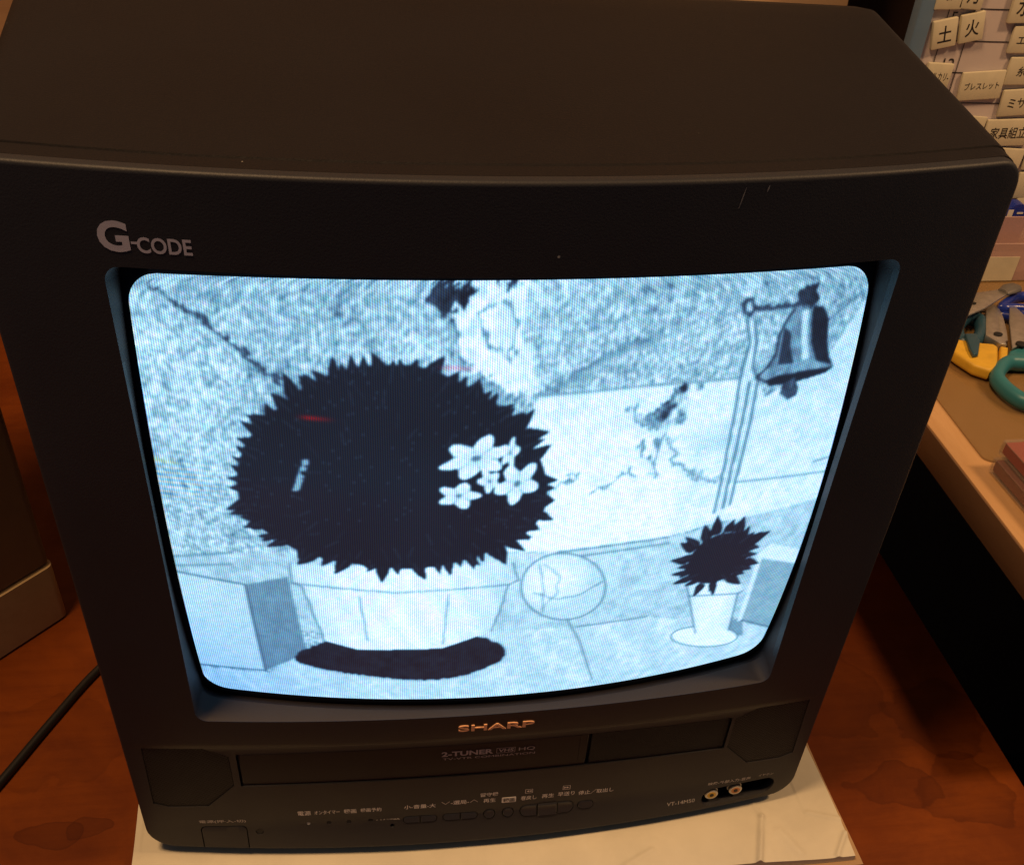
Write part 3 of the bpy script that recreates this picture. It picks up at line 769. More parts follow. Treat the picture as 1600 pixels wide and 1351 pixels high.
def tube_mat():
    t = NT("tube_glass"); n1 = t.noise(t.coords(), 40, 3)
    return t.set(Base_Color=t.mix(n1, (0.004, 0.005, 0.010), (0.006, 0.008, 0.016)), Roughness=0.10, Specular_IOR_Level=0.5)
xs = np.linspace(-0.147, 0.149, 41); zs = np.linspace(0.104, 0.347, 35)
V = [(x, tubey(x, z), z) for z in zs for x in xs]
o0 = len(V); V += [(x, tubey(x, z) + 0.012, z) for z in zs for x in xs]
F = grid_faces(35, 41) + grid_faces(35, 41, o0) + bridge(ring_ids(35, 41), ring_ids(35, 41, o0))
ptube = pt(mesh_obj("picture_tube", V, F, tube_mat(), None, 60))

def picture_mat():
    t = NT("phosphor_picture")
    at = t.n('ShaderNodeAttribute', attribute_name="picture")
    tc = t.n('ShaderNodeTexCoord'); sx = t.n('ShaderNodeSeparateXYZ'); t.l(tc.outputs['Object'], sx.inputs[0])
    k = 2 * math.pi / 0.00088
    cmb = t.n('ShaderNodeCombineColor')
    # aperture stripes: red, green and blue phosphors side by side, broken by the slots of the mask
    slot = t.math('MULTIPLY', t.math('SINE', t.math('MULTIPLY_ADD', sx.outputs[2], 2 * math.pi / 0.0010, t.math('MULTIPLY', sx.outputs[0], k * 0.5))), 0.12)
    for i, ph in enumerate((0.0, 0.9, 1.8)):
        w = t.math('SINE', t.math('MULTIPLY_ADD', sx.outputs[0], k, ph))
        t.l(t.math('ADD', t.math('MULTIPLY_ADD', w, 0.38, 0.97), slot), cmb.inputs[i])
    c = t.mix(1.0, at.outputs['Color'], cmb.outputs[0], 'MULTIPLY')
    t.b.inputs['Emission Strength'].default_value = 1.0
    return t.set(Base_Color=(0.004, 0.004, 0.006), Roughness=0.12, Specular_IOR_Level=0.4, Emission_Color=c)

def make_picture():
    NU, NV = 640, 470
    X0, Z0, hw, hz = 0.0010, 0.2252, 0.1369, 0.1037
    u = np.linspace(-1, 1, NU); r = 0.011
    v = np.linspace(-1, 1, NV)
    zc = v * hz
    d = np.clip(r - (hz - np.abs(zc)), 0, r); w = hw - r + np.sqrt(np.maximum(r * r - d * d, 0))
    U, Vv = np.meshgrid(u, v)
    X = U * w[:, None]; Z = np.repeat(zc[:, None], NU, 1)
    un, vn = X / hw, Z / hz
    Z = Z + np.sign(vn) * np.abs(vn) ** 3 * 0.0032 * (1 - un ** 2)
    X = X + np.sign(un) * np.abs(un) ** 3 * 0.0012 * (1 - vn ** 2)
    X = X + X0; Z = Z + Z0
    Y = 0.01016 + ((X - 0.0012) ** 2 + (Z - 0.2251) ** 2 - 0.137 ** 2 * 1.5625) / (2 * 0.5455) - 0.0003
    col = paint(X, Z)
    me = bpy.data.meshes.new("lit_picture")
    n = NU * NV
    me.vertices.add(n); me.vertices.foreach_set("co", np.stack([X, Y, Z], -1).reshape(-1).astype(np.float32))
    idx = np.arange(n).reshape(NV, NU)
    q = np.stack([idx[:-1, :-1], idx[:-1, 1:], idx[1:, 1:], idx[1:, :-1]], -1).reshape(-1, 4)
    nf = len(q)
    me.loops.add(nf * 4); me.loops.foreach_set("vertex_index", q.reshape(-1).astype(np.int32))
    me.polygons.add(nf); me.polygons.foreach_set("loop_start", np.arange(0, nf * 4, 4, dtype=np.int32))
    me.polygons.foreach_set("loop_total", np.full(nf, 4, dtype=np.int32))
    me.update(calc_edges=True); me.validate()
    ca = me.color_attributes.new("picture", 'FLOAT_COLOR', 'POINT')
    ca.data.foreach_set("color", np.concatenate([col, np.ones((*col.shape[:2], 1))], -1).reshape(-1).astype(np.float32))
    for p in me.polygons: p.use_smooth = True
    me.materials.append(picture_mat())
    o = bpy.data.objects.new("lit_picture", me); COL.objects.link(o)
    o.parent = ptube; o.matrix_parent_inverse = Matrix.Translation(tv.location).inverted() if False else Matrix.Identity(4)
    return o
make_picture()

# ------------------------------------------------ lower panel
sub = lambda o, p: (setattr(o, 'parent', p), setattr(o, 'matrix_parent_inverse', Matrix.Identity(4)), o)[2]
door = pt(slab("cassette_door", poly_cols(round_poly(SLOT[0] + 0.0007, 0.0505, SLOT[2] + 0.0004, SLOT[3] - 0.0007, 0.0006), 30), lambda x, z: surf(x, min(z, 0.0893), 0.0007), lambda x, z: surf(x, z, 0.003), M_DOOR, None, 0.0005))
sub(slab("door_seam", poly_cols(round_poly(0.0462, 0.0469, SLOT[2] + 0.002, SLOT[3] - 0.001, 0.0002), 4), lambda x, z: surf(x, z, 0.00055), lambda x, z: surf(x, z, 0.0012), M_BLACK), door)
pt(slab("control_flap", poly_cols(round_poly(0.0522, SLOT[1] - 0.0005, SLOT[2] + 0.0003, SLOT[3] - 0.0006, 0.0006), 24), lambda x, z: surf(x, min(z, 0.0893), 0.0007), lambda x, z: surf(x, z, 0.003), M_FLAP, None, 0.0005))
def shrink(poly, s):
    cx = sum(p[0] for p in poly) / len(poly); cz = sum(p[1] for p in poly) / len(poly)
    out = []
    for x, z in poly:
        d = math.hypot(x - cx, z - cz); k = max(0, 1 - s / max(d, 1e-9)); out.append((cx + (x - cx) * k, cz + (z - cz) * k))
    return out
for G in (GRL, GRR):
    pt(slab("speaker_grille", poly_cols(shrink(G, 0.0003), 24), lambda x, z: surf(x, z, 0.0004), lambda x, z: surf(x, z, 0.00125), M_GRILLE))
def button(poly, out=0.0006, mat=M_BUTTON, name="button", e=0.0005):
    return pt(slab(name, poly_cols(poly, 12), lambda x, z: surf(x, z, -out), lambda x, z: surf(x, z, 0.0028), mat, None, e))
button(round_poly(PWR[0] + 0.0005, PWR[1] - 0.0005, PWR[2] + 0.0001, PWR[3] - 0.0005, 0.003, rr=(0, 0, 0.003, 0.003)), 0.0001, M_FRONT, "power_button", 0.0003)
button(round_poly(-0.0451, -0.0366, 0.0265, 0.0302, 0, rr=(0.0018, 0, 0, 0.0018)))
button(round_poly(-0.0361, -0.0276, 0.0265, 0.0302, 0, rr=(0, 0.0018, 0.0018, 0)))
button(round_poly(-0.0239, -0.0151, 0.0265, 0.0302, 0, rr=(0.0018, 0, 0, 0.0018)))
button(round_poly(-0.0146, -0.0058, 0.0265, 0.0302, 0, rr=(0, 0.0018, 0.0018, 0)))
button(circ(0.0009, 0.0284, 0.0028)); button(circ(0.0110, 0.0284, 0.0028))
button(round_poly(0.0179, 0.0270, 0.0249, 0.0320, 0, rr=(0.0033, 0, 0, 0.0033)))
button(round_poly(0.0274, 0.0379, 0.0247, 0.0322, 0.0003), 0.0010)
button(round_poly(0.0383, 0.0470, 0.0249, 0.0320, 0, rr=(0, 0.0033, 0.0033, 0)))
button(round_poly(0.0499, 0.0582, 0.0258, 0.0307, 0.0024))
for i, (cx, cz, r) in enumerate(LEDS[:4]):
    pt(slab("indicator_light", poly_cols(circ(cx, cz, r * 0.86, 12), 8), lambda x, z: surf(x, z, 0.0003), lambda x, z: surf(x, z, 0.0018), M_LED if i == 0 else M_BLACK))
pt(slab("remote_window", poly_cols(circ(-0.1206, 0.0245, 0.0019), 8), lambda x, z: surf(x, z, 0.0004), lambda x, z: surf(x, z, 0.0022), M_DOOR))
for jx, jz in ((0.1284, 0.0214), (0.1429, 0.0218)):
    y1 = surf(jx, jz) + 0.0070
    bm = bmesh.new()
    for r_, d0, d1 in ((0.0042, 0.0, 0.0040), (0.0038, 0.0040, 0.0062)):
        b2 = bmesh.new(); bmesh.ops.create_cone(b2, cap_ends=True, segments=28, radius1=r_, radius2=r_, depth=d1 - d0)
        bmesh.ops.bevel(b2, geom=[e_ for e_ in b2.edges if abs(e_.verts[0].co.z - e_.verts[1].co.z) < 1e-7], offset=0.0004, segments=2, affect='EDGES')
        bmesh.ops.rotate(b2, verts=b2.verts[:], cent=(0, 0, 0), matrix=Matrix.Rotation(math.radians(90), 3, 'X'))
        bmesh.ops.translate(b2, verts=b2.verts[:], vec=(jx, y1 - (d0 + d1) / 2, jz))
        m_ = bpy.data.meshes.new("t"); b2.to_mesh(m_); b2.free(); bm.from_mesh(m_); bpy.data.meshes.remove(m_)
    jk = pt(bm_obj("video_jack", bm, M_METAL, None, 40))
    for nm, r_, mt, dd in (("insulator", 0.0026, M_ORANGE if jx > 0.14 else M_YELLOW, 0.00625), ("socket_hole", 0.0012, M_BLACK, 0.0065)):
        bm = bmesh.new(); bmesh.ops.create_cone(bm, cap_ends=True, segments=20, radius1=r_, radius2=r_, depth=0.002)
        bmesh.ops.rotate(bm, verts=bm.verts[:], cent=(0, 0, 0), matrix=Matrix.Rotation(math.radians(90), 3, 'X'))
        bmesh.ops.translate(bm, verts=bm.verts[:], vec=(jx, y1 - dd + 0.001, jz)); sub(bm_obj(nm, bm, mt, None, 40), jk)

# ------------------------------------------------ lettering
def text_shape(s, bold=0.0):
    c = bpy.data.curves.new("t", 'FONT'); c.body = s; c.resolution_u = 4; c.offset = bold
    o = bpy.data.objects.new("t", c); COL.objects.link(o)
    dg = bpy.context.evaluated_depsgraph_get(); dg.update()
    me = bpy.data.meshes.new_from_object(o.evaluated_get(dg))
    bpy.data.objects.remove(o); bpy.data.curves.remove(c)
    P = np.array([v.co[:] for v in me.vertices]); F = [tuple(p.vertices) for p in me.polygons]
    bpy.data.meshes.remove(me)
    lo, hi = P.min(0), P.max(0)
    P = (P - lo) / np.maximum(hi - lo, 1e-6)
    return P[:, :2], F
def split_fit(P, F, x0, x1, z0, z1, shear=0.0):
    return [(x0 + (x1 - x0) * a + shear * b * (z1 - z0), z0 + (z1 - z0) * b) for a, b in P], F
def front_text(s, x0, x1, z0, z1, mat=None, bold=0.0, parent=None, name="printed_label", lift=0.00015, extra=None, shear=0.0):
    Q, F = split_fit(*text_shape(s, bold), x0, x1, z0, z1, shear)
    if extra:
        for (P2, F2) in extra: F = F + [tuple(i + len(Q) for i in f) for f in F2]; Q = Q + P2
    V = [(x, surf(x, z) - lift, z) for x, z in Q]
    o = mesh_obj(name, V, F, mat or M_PRINT)
    return sub(o, parent) if parent else pt(o)
def frame_rect(x0, x1, z0, z1, w):
    P = [(x0, z0), (x1, z0), (x1, z1), (x0, z1), (x0 + w, z0 + w), (x1 - w, z0 + w), (x1 - w, z1 - w), (x0 + w, z1 - w)]
    return P, [(0, 1, 5, 4), (1, 2, 6, 5), (2, 3, 7, 6), (3, 0, 4, 7)]

front_text("G", -0.1384, -0.1286, 0.3448, 0.3552, M_GCODE, 0.034, name="printed_logo")
front_text("-", -0.1282, -0.1262, 0.3478, 0.3486, M_GCODE, 0.0, name="printed_logo")
front_text("CODE", -0.1264, -0.1092, 0.3449, 0.3503, M_GCODE, 0.022, name="printed_logo")
# raised badge letters
def badge():
    Q, F = split_fit(*text_shape("SHARP", 0.012), -0.0180, 0.0193, 0.1028, 0.1071)
    n = len(Q); V = [(x, surf(x, z) - 0.0006, z) for x, z in Q] + [(x, surf(x, z) + 0.0004, z) for x, z in Q]
    ec = {}
    for f in F:
        for a, b in zip(f, f[1:] + f[:1]): ec[(min(a, b), max(a, b))] = ec.get((min(a, b), max(a, b)), 0) + 1
    F2 = F + [(a, b, b + n, a + n) for (a, b), k in ec.items() if k == 1]
    pt(mesh_obj("brand_badge", V, F2, M_BADGE))
badge()
dk = dict(parent=door, mat=M_PRINT_DIM, lift=-0.00045, name="lettering")
front_text("2-TUNER", -0.0253, 0.0010, 0.0769, 0.0806, bold=0.03, **dk)
front_text("VHS", 0.0036, 0.0114, 0.0775, 0.0800, bold=0.02, extra=[frame_rect(0.0027, 0.0123, 0.0768, 0.0807, 0.00022)], shear=0.1, **dk)
front_text("HQ", 0.0142, 0.0226, 0.0771, 0.0800, **dk)
front_text("TV-VTR COMBINATION", -0.0247, 0.0228, 0.0742, 0.0757, **dk)

front_text("電源(押·入-切)", -0.1508, -0.1270, 0.0314, 0.0342, M_PRINT_DIM, 0.01)
front_text("電源", -0.1000, -0.0932, 0.0358, 0.0396, bold=0.01)
front_text("オンタイマー", -0.0914, -0.0783, 0.0362, 0.0394, bold=0.01)
front_text("録画", -0.0762, -0.0697, 0.0360, 0.0397, bold=0.01)
front_text("録画予約", -0.0675, -0.0566, 0.0364, 0.0397, bold=0.01)
front_text("チャンネル設定", -0.0597, -0.0470, 0.0288, 0.0312, M_PRINT_DIM, 0.01)
front_text("小-音量-大", -0.0447, -0.0280, 0.0367, 0.0401, bold=0.01)
def chevron(x0, x1, z0, z1, up, w=0.00035):
    xm = (x0 + x1) / 2; a, b = (z0, z1) if up else (z1, z0)
    P = [(x0, a), (xm, b), (x1, a), (x0, a + w), (xm, b + w), (x1, a + w)]
    return P, [(0, 1, 4, 3), (1, 2, 5, 4)]
front_text("-選局-", -0.0200, -0.0103, 0.0378, 0.0412, bold=0.01, extra=[chevron(-0.0249, -0.0207, 0.0384, 0.0405, False), chevron(-0.0097, -0.0056, 0.0384, 0.0405, True)])
front_text("留守録", -0.0044, 0.0052, 0.0425, 0.0458, bold=0.01)
front_text("再生", -0.0026, 0.0040, 0.0374, 0.0408, bold=0.01)
pl = pt(slab("label_plate", poly_cols(round_poly(0.0073, 0.0150, 0.0360, 0.0402, 0.0005), 6), lambda x, z: surf(x, z, -0.0002), lambda x, z: surf(x, z, 0.0003), M_PRINT))
front_text("録画", 0.0080, 0.0143, 0.0364, 0.0398, M_INK, 0.012, parent=pl, lift=0.00032, name="lettering")
front_text("巻戻し", 0.0176, 0.0262, 0.0367, 0.0402, bold=0.01)
front_text("再生", 0.0291, 0.0358, 0.0368, 0.0403, bold=0.01)
front_text("早送り", 0.0379, 0.0471, 0.0369, 0.0406, bold=0.01)
front_text("停止／取出し", 0.0493, 0.0690, 0.0363, 0.0399, bold=0.01)
def arrows(x0, x1, z0, z1, right):
    P, F = [], []
    zm = (z0 + z1) / 2
    for a, b in ((x0, (x0 + x1) / 2), ((x0 + x1) / 2, x1)):
        k = len(P)
        P += [(a, z0), (a, z1), (b, zm)] if right else [(b, z0), (b, z1), (a, zm)]
        F.append((k, k + 1, k + 2))
    return P, F
for x0, x1, rt in ((0.0197, 0.0238, False), (0.0402, 0.0443, True)):
    P, F = frame_rect(x0, x1, 0.0424, 0.0457, 0.00025); P2, F2 = arrows(x0 + 0.0007, x1 - 0.0007, 0.0433, 0.0448, rt)
    F = F + [tuple(i + len(P) for i in f) for f in F2]; P = P + P2
    pt(mesh_obj("printed_label", [(x, surf(x, z) - 0.00015, z) for x, z in P], F, M_PRINT))
front_text("VT-14M50", 0.1015, 0.1180, 0.0196, 0.0221, M_PRINT_DIM)
front_text("映像-外部入力-音声", 0.1247, 0.1500, 0.0300, 0.0326, M_PRINT_DIM, 0.01)
front_text("イヤホン", 0.1546, 0.1636, 0.0312, 0.0332, M_PRINT_DIM)

# ---------------------------------------------------------------- paper under the set
def sheet(name, x0, x1, y0, y1, z0, th, mat, amp, seed, label, cat, crease=None):
    nx = 520; V = []; F = []
    ys = list(np.linspace(y0, 0.012, 92)) + list(np.linspace(0.012, y1, 26)[1:]); ny = len(ys)
    r = np.random.default_rng(seed); ph = r.uniform(0, 6.28, 12)
    def h(x, y):
        k = amp * (0.5 + 0.5 * math.sin(31 * x + 12 * y + ph[0])) * (0.5 + 0.5 * math.sin(-17 * x + 45 * y + ph[1]))
        k += amp * 0.35 * (0.5 + 0.5 * math.sin(90 * x + 60 * y + ph[2]))
        front_ = min(1.0, max(0.0, (0.004 - y) / 0.03))      # flat where the set stands on it
        for (ax, ay, bx, by, w, d) in (crease or []):
            ux, uy = bx - ax, by - ay; L = math.hypot(ux, uy); t_ = min(1, max(0, ((x - ax) * ux + (y - ay) * uy) / L ** 2))
            q = math.hypot(x - ax - ux * t_, y - ay - uy * t_)
            k += d * math.exp(-(q / w) ** 2)
        side = 1.0 if abs(x) > 0.185 else front_
        return max(0.0, k) * side
    for j in range(ny):
        for i in range(nx):
            x = x0 + (x1 - x0) * i / (nx - 1); y = ys[j]
            V.append((x + 0.0006 * math.sin(40 * y + ph[3]) * (i in (0, nx - 1)), y + 0.0005 * math.sin(55 * x + ph[4]) * (j == 0), z0 + th + h(x, y)))
    o = len(V); V += [(v[0], v[1], z0) for v in V]
    F = grid_faces(ny, nx) + grid_faces(ny, nx, o) + bridge(ring_ids(ny, nx), ring_ids(ny, nx, o))
    return tag(mesh_obj(name, V, F, mat, None, 40), label, cat)
sheet("card_sheet", -0.165, 0.2082, -0.0458, 0.300, 0.0002, 0.0012, M_CARD, 0.0001, 3, "thin brown card peeking out under the cream paper at the right front corner", "card")
sheet("paper_envelope", -0.1895, 0.2040, -0.0425, 0.296, 0.0016, 0.0040, M_SHEET, 0.0012, 5, "creased cream paper envelope lying under the television", "envelope",
      [(0.148, -0.042, 0.159, -0.012, 0.0018, 0.0026), (0.159, -0.012, 0.156, 0.004, 0.0016, 0.0024), (0.166, -0.022, 0.173, -0.038, 0.0030, 0.0014), (-0.19, -0.02, -0.10, -0.05, 0.004, 0.0010), (0.194, -0.0415, 0.2035, -0.028, 0.0016, 0.0018), (0.06, -0.043, 0.09, -0.028, 0.002, 0.0010), (-0.02, -0.043, 0.02, -0.034, 0.0022, 0.0010), (0.187, -0.012, 0.2035, -0.018, 0.0018, 0.0010)])

# cable, box at the left
cab_pts = catmull([(-0.520, -0.436, 0.0024), (-0.390, -0.190, 0.0024), (-0.310, -0.027, 0.0024), (-0.268, 0.0592, 0.0024), (-0.2477, 0.1020, 0.0024), (-0.2265, 0.1430, 0.0024), (-0.195, 0.1870, 0.0024), (-0.14, 0.255, 0.0024), (-0.06, 0.345, 0.0024)], 8)
tag(tube("power_cable", cab_pts, 0.0026, M_CABLE, None, 12), "black power cable running across the table left of the television", "cable")

bx = empty("storage_box", (-0.2515, 0.1988, 0.0), "brown box with a beige lower band standing left of the television", "box", None, math.atan2(0.7343, 0.6788))
def rbox(name, x0, x1, y0, y1, z0, z1, r, mat):
    P = round_poly(x0, x1, y0, y1, r, 6); bm = bmesh.new()
    f = bm.faces.new([bm.verts.new((x, y, z0)) for x, y in P]); g = bmesh.ops.extrude_face_region(bm, geom=[f])
    for v in g['geom']:
        if isinstance(v, bmesh.types.BMVert): v.co.z = z1
    bmesh.ops.recalc_face_normals(bm, faces=bm.faces[:])
    bmesh.ops.bevel(bm, geom=[e for e in bm.edges if abs(e.verts[0].co.z - e.verts[1].co.z) < 1e-7], offset=0.0015, segments=3, affect='EDGES')
    o = bm_obj(name, bm, mat, None, 40); o.parent = bx; return o
rbox("lower_band", -0.20, 0.0, 0.0, 0.13, 0.0003, 0.046, 0.006, M_BOXBAND)
rbox("body", -0.1995, -0.0008, 0.0012, 0.1288, 0.0461, 0.400, 0.006, M_BOXBROWN)  # unseen upper part drawn tall so it shades the gap beside the television
rbox("lid", -0.2005, 0.0002, -0.0005, 0.1303, 0.4002, 0.425, 0.006, M_BOXBROWN)

# ---------------------------------------------------------------- calendar board with magnets
YB = 0.54
board = empty("calendar_board", (0.70, YB, 0.1), "white calendar board in a blue frame leaning at the back of the shelf", "board")
under(box("board_face", (0.4203, YB, 0.1083), (0.98, YB + 0.006, 0.52), M_BOARD), board)
for lo, hi in (((0.4065, YB - 0.004, 0.1003), (0.4201, YB + 0.009, 0.535)), ((0.9802, YB - 0.004, 0.1003), (0.994, YB + 0.009, 0.535)), ((0.4203, YB - 0.003, 0.5202), (0.98, YB + 0.008, 0.535))):
    under(box("frame_bar", lo, hi, M_BLUEFRAME, None, 0.002), board)
under(box("bottom_rail", (0.4203, YB - 0.003, 0.1003), (0.98, YB + 0.008, 0.1081), M_WHITE, None, 0.001), board)
bm = bmesh.new()
for z in (0.294, 0.2702, 0.2462, 0.2222, 0.199, 0.175, 0.1515, 0.1290, 0.318, 0.342): bevel_box(bm, (0.4300, YB - 0.0004, z - 0.00035), (0.95, YB - 0.0001, z + 0.00035))
for x in (0.4340, 0.4560, 0.5540, 0.65, 0.75): bevel_box(bm, (x - 0.0003, YB - 0.00055, 0.122), (x + 0.0003, YB - 0.00045, 0.36))
under(bm_obj("printed_grid", bm, M_INK), board)
def flat_text(name, s, cx, cz, w, h, y, mat, parent, rot=0.0, bold=0.0):
    P, F = text_shape(s, bold); V = []
    for a, b in P:
        x, z = (a - 0.5) * w, (b - 0.5) * h
        V.append((x * math.cos(rot) - z * math.sin(rot) + cx, y, x * math.sin(rot) + z * math.cos(rot) + cz))
    return under(mesh_obj(name, V, F, mat), parent)
flat_text("printed_date", "12", 0.4475, 0.2525, 0.010, 0.009, YB - 0.0004, M_INK, board)
flat_text("printed_date", "5", 0.4400, 0.2870, 0.005, 0.009, YB - 0.0004, M_INK, board)
MAG = "cream letter magnets on the calendar board"
def magnet(cx, cz, w, h, rot, lines, label, th=0.003, fs=None):
    m = empty("letter_magnet", (cx, YB - 0.0005, cz), label, "magnet", MAG)
    bm = bmesh.new(); bevel_box(bm, (-w / 2, -th, -h / 2), (w / 2, 0.0, h / 2), 0.0009, 2)
    bmesh.ops.rotate(bm, verts=bm.verts[:], cent=(0, 0, 0), matrix=Matrix.Rotation(-rot, 3, 'Y'))
    o = bm_obj("tile", bm, M_MAGNET, None, 40); o.parent = m
    n = len(lines)
    for i, (s, tw, th_) in enumerate(lines):
        dz = (n - 1) * 0.5 * th_ * 1.4 - i * th_ * 1.4
        P, F = text_shape(s, 0.012); V = []
        for a, b in P:
            x, z = (a - 0.5) * tw, (b - 0.5) * th_ + dz
            V.append((x * math.cos(rot) - z * math.sin(rot), -th - 0.0001, x * math.sin(rot) + z * math.cos(rot)))
        t_ = mesh_obj("lettering", V, F, M_INK); t_.parent = m
    return m
R = math.radians
magnet(0.4295, 0.3055, 0.023, 0.0235, R(2), [("金", 0.0125, 0.013)], "cream magnet lettered 金 at the top edge beside the blue frame", 0.0042)
magnet(0.4490, 0.3050, 0.020, 0.0215, R(-3), [("月", 0.0095, 0.013)], "cream magnet lettered 月 just right of the one lettered 金", 0.0042)
magnet(0.4340, 0.2762, 0.0205, 0.0215, R(12), [("土", 0.0115, 0.0125)], "tilted cream magnet lettered 土 beside the blue frame", 0.0042)
magnet(0.4562, 0.2812, 0.0200, 0.0215, R(12), [("火", 0.0115, 0.0125)], "tilted cream magnet lettered 火 just right of the one lettered 土", 0.0042)
magnet(0.4965, 0.2975, 0.0225, 0.0245, R(2), [("水", 0.0135, 0.014)], "cream magnet lettered 水 at the top right of the board", 0.0042)
magnet(0.5165, 0.2730, 0.0440, 0.0205, R(1), [("エプロン", 0.0330, 0.0070)], "cream magnet lettered エプロン below the one lettered 水")
magnet(0.4395, 0.2440, 0.0230, 0.0200, R(-2), [("メルカリ-", 0.0190, 0.0062)], "cream magnet lettered メルカリ half hidden by the television top edge", 0.004)
magnet(0.4820, 0.2370, 0.0385, 0.0225, R(4), [("ブレスレット", 0.0310, 0.0060)], "cream magnet lettered ブレスレット right of the one lettered メルカリ")
magnet(0.5230, 0.2490, 0.0440, 0.0215, R(1), [("糸かけ", 0.0270, 0.0078)], "cream magnet lettered 糸かけ between the ones lettered エプロン and ミサンガ")
magnet(0.5290, 0.2245, 0.0480, 0.0215, R(4), [("ミサンガ", 0.0350, 0.0085)], "cream magnet lettered ミサンガ above the one lettered 家具組立")
magnet(0.5215, 0.1990, 0.0440, 0.0225, R(2), [("家具組立", 0.0340, 0.0098)], "cream magnet lettered 家具組立 near the right corner of the television")
magnet(0.4905, 0.2035, 0.0150, 0.0170, R(-3), [], "small blank cream magnet left of the one lettered 家具組立", 0.002)
magnet(0.5290, 0.1725, 0.0300, 0.0265, R(-3), [("集・", 0.0130, 0.0090)], "cream magnet lettered 集 directly below the one lettered 家具組立")
magnet(0.5625, 0.1750, 0.0310, 0.0150, R(2), [("編み", 0.0150, 0.0070)], "cream magnet cut by the photo edge right of the one lettered 集")
magnet(0.5675, 0.1540, 0.0390, 0.0235, R(3), [("ペット", 0.0240, 0.0075)], "cream magnet lettered ペ at the photo edge below the one lettered 集")
magnet(0.5745, 0.1310, 0.0400, 0.0240, R(3), [("アクセ", 0.0220, 0.0060), ("作り", 0.0150, 0.0060)], "cream magnet lettered ア over 作, lowest on the board")

# ---------------------------------------------------------------- things on the shelf
H = 0.1
mat_pts = [(0.3705, 0.52)] + [(0.3638, 0.1985)] + [(0.3638 + 0.008 * (1 - math.cos(a)), 0.1985 - 0.008 * math.sin(a)) for a in np.linspace(0.2, math.pi / 2, 7)] + [(0.62, 0.188), (0.62, 0.52)]
tag(prism("desk_mat", mat_pts, H + 0.0002, H + 0.0017, M_MAT, None, 0.0003), "clear plastic desk mat with rounded corner lying on the pale shelf", "desk mat")
HM = H + 0.0019

pb = empty("storage_case", (0.53, 0.49, HM), "frosted pink plastic case with a cream label in front of the calendar board", "plastic case")
def hollow(name, lo, hi, w, mat, parent):
    bm = bmesh.new()
    for a, b in (((lo[0], lo[1], lo[2]), (hi[0], lo[1] + w, hi[2])), ((lo[0], hi[1] - w, lo[2]), (hi[0], hi[1], hi[2])),
                 ((lo[0], lo[1] + w + 1e-4, lo[2]), (lo[0] + w, hi[1] - w - 1e-4, hi[2])), ((hi[0] - w, lo[1] + w + 1e-4, lo[2]), (hi[0], hi[1] - w - 1e-4, hi[2])),
                 ((lo[0] + w + 1e-4, lo[1] + w + 1e-4, lo[2]), (hi[0] - w - 1e-4, hi[1] - w - 1e-4, lo[2] + w))): bevel_box(bm, a, b, 0.0003, 1)
    return under(bm_obj(name, bm, mat, None, 40), parent)
hollow("case_body", (0.478, 0.455, HM), (0.600, 0.512, HM + 0.0335), 0.0016, M_PINKBOX, pb)
under(box("paper_label", (0.4905, 0.4543, HM + 0.0003), (0.5205, 0.4549, HM + 0.0218), M_MAGNET), pb)

er = empty("tape_dispenser", (0.549, 0.527, 0.1), "small blue round topped tape dispenser behind the pink plastic case", "tape dispenser")
P = [(-0.011, 0.0), (0.011, 0.0)] + [(0.011 * math.cos(a), 0.030 + 0.0125 * math.sin(a)) for a in np.linspace(0, math.pi, 13)]
bm = bmesh.new(); f = bm.faces.new([bm.verts.new((x, 0.006, z)) for x, z in P]); g = bmesh.ops.extrude_face_region(bm, geom=[f])
for v in g['geom']:
    if isinstance(v, bmesh.types.BMVert): v.co.y = -0.006
bmesh.ops.recalc_face_normals(bm, faces=bm.faces[:]); o = bm_obj("body", bm, M_BLUE, None, 30); o.parent = er
for cx_, w_, hh in ((-0.0075, 0.005, 0.006), (0.002, 0.006, 0.0015)):
    o = box("white_mark", (cx_ - w_ / 2, -0.0064, 0.0345 - hh / 2), (cx_ + w_ / 2, -0.0061, 0.0345 + hh / 2), M_WHITE); o.parent = er

def ring_pts(cx, cy, rx, ry, ang, z, n=26, dz=0.0):
    out = []
    for a in np.linspace(0, 2 * math.pi, n + 1)[:-1]:
        x, y = rx * math.cos(a), ry * math.sin(a)
        out.append((cx + x * math.cos(ang) - y * math.sin(ang), cy + x * math.sin(ang) + y * math.cos(ang), z + dz * math.sin(a)))
    return out
def blade(name, pts, z, th, parent, mat=None):
    return under(prism(name, pts, z, z + th, mat or M_METAL, None, 0.0004), parent)

# teal scissors in front
sc1 = empty("scissors", (0.46, 0.33, HM), "scissors with teal handle loop and broad blades, the nearest pair on the desk mat", "scissors", "scissors on the shelf")
under(tube("handle_loop", catmull([(0.4469, 0.3039, 0.109), (0.4368, 0.3048, 0.109), (0.4262, 0.2965, 0.109), (0.4166, 0.2836, 0.109), (0.4150, 0.2707, 0.109), (0.4167, 0.2598, 0.109), (0.4209, 0.2509, 0.109), (0.4308, 0.2485, 0.109), (0.4458, 0.2593, 0.109), (0.4588, 0.2785, 0.109), (0.4620, 0.2969, 0.109), (0.4561, 0.3035, 0.109)], 4, True), 0.0054, M_TEAL, None, 12, True, 1.15), sc1)
under(tube("handle_loop", ring_pts(0.497, 0.272, 0.034, 0.019, math.radians(100), 0.109, 30), 0.0052, M_TEAL, None, 12, True), sc1)
under(prism("handle_neck", [(0.4433, 0.3176), (0.4547, 0.3230), (0.4660, 0.3220), (0.4640, 0.3080), (0.4567, 0.3010), (0.4354, 0.3030), (0.4300, 0.3000)], 0.1045, 0.1128, M_TEAL, None, 0.0025, 4), sc1)
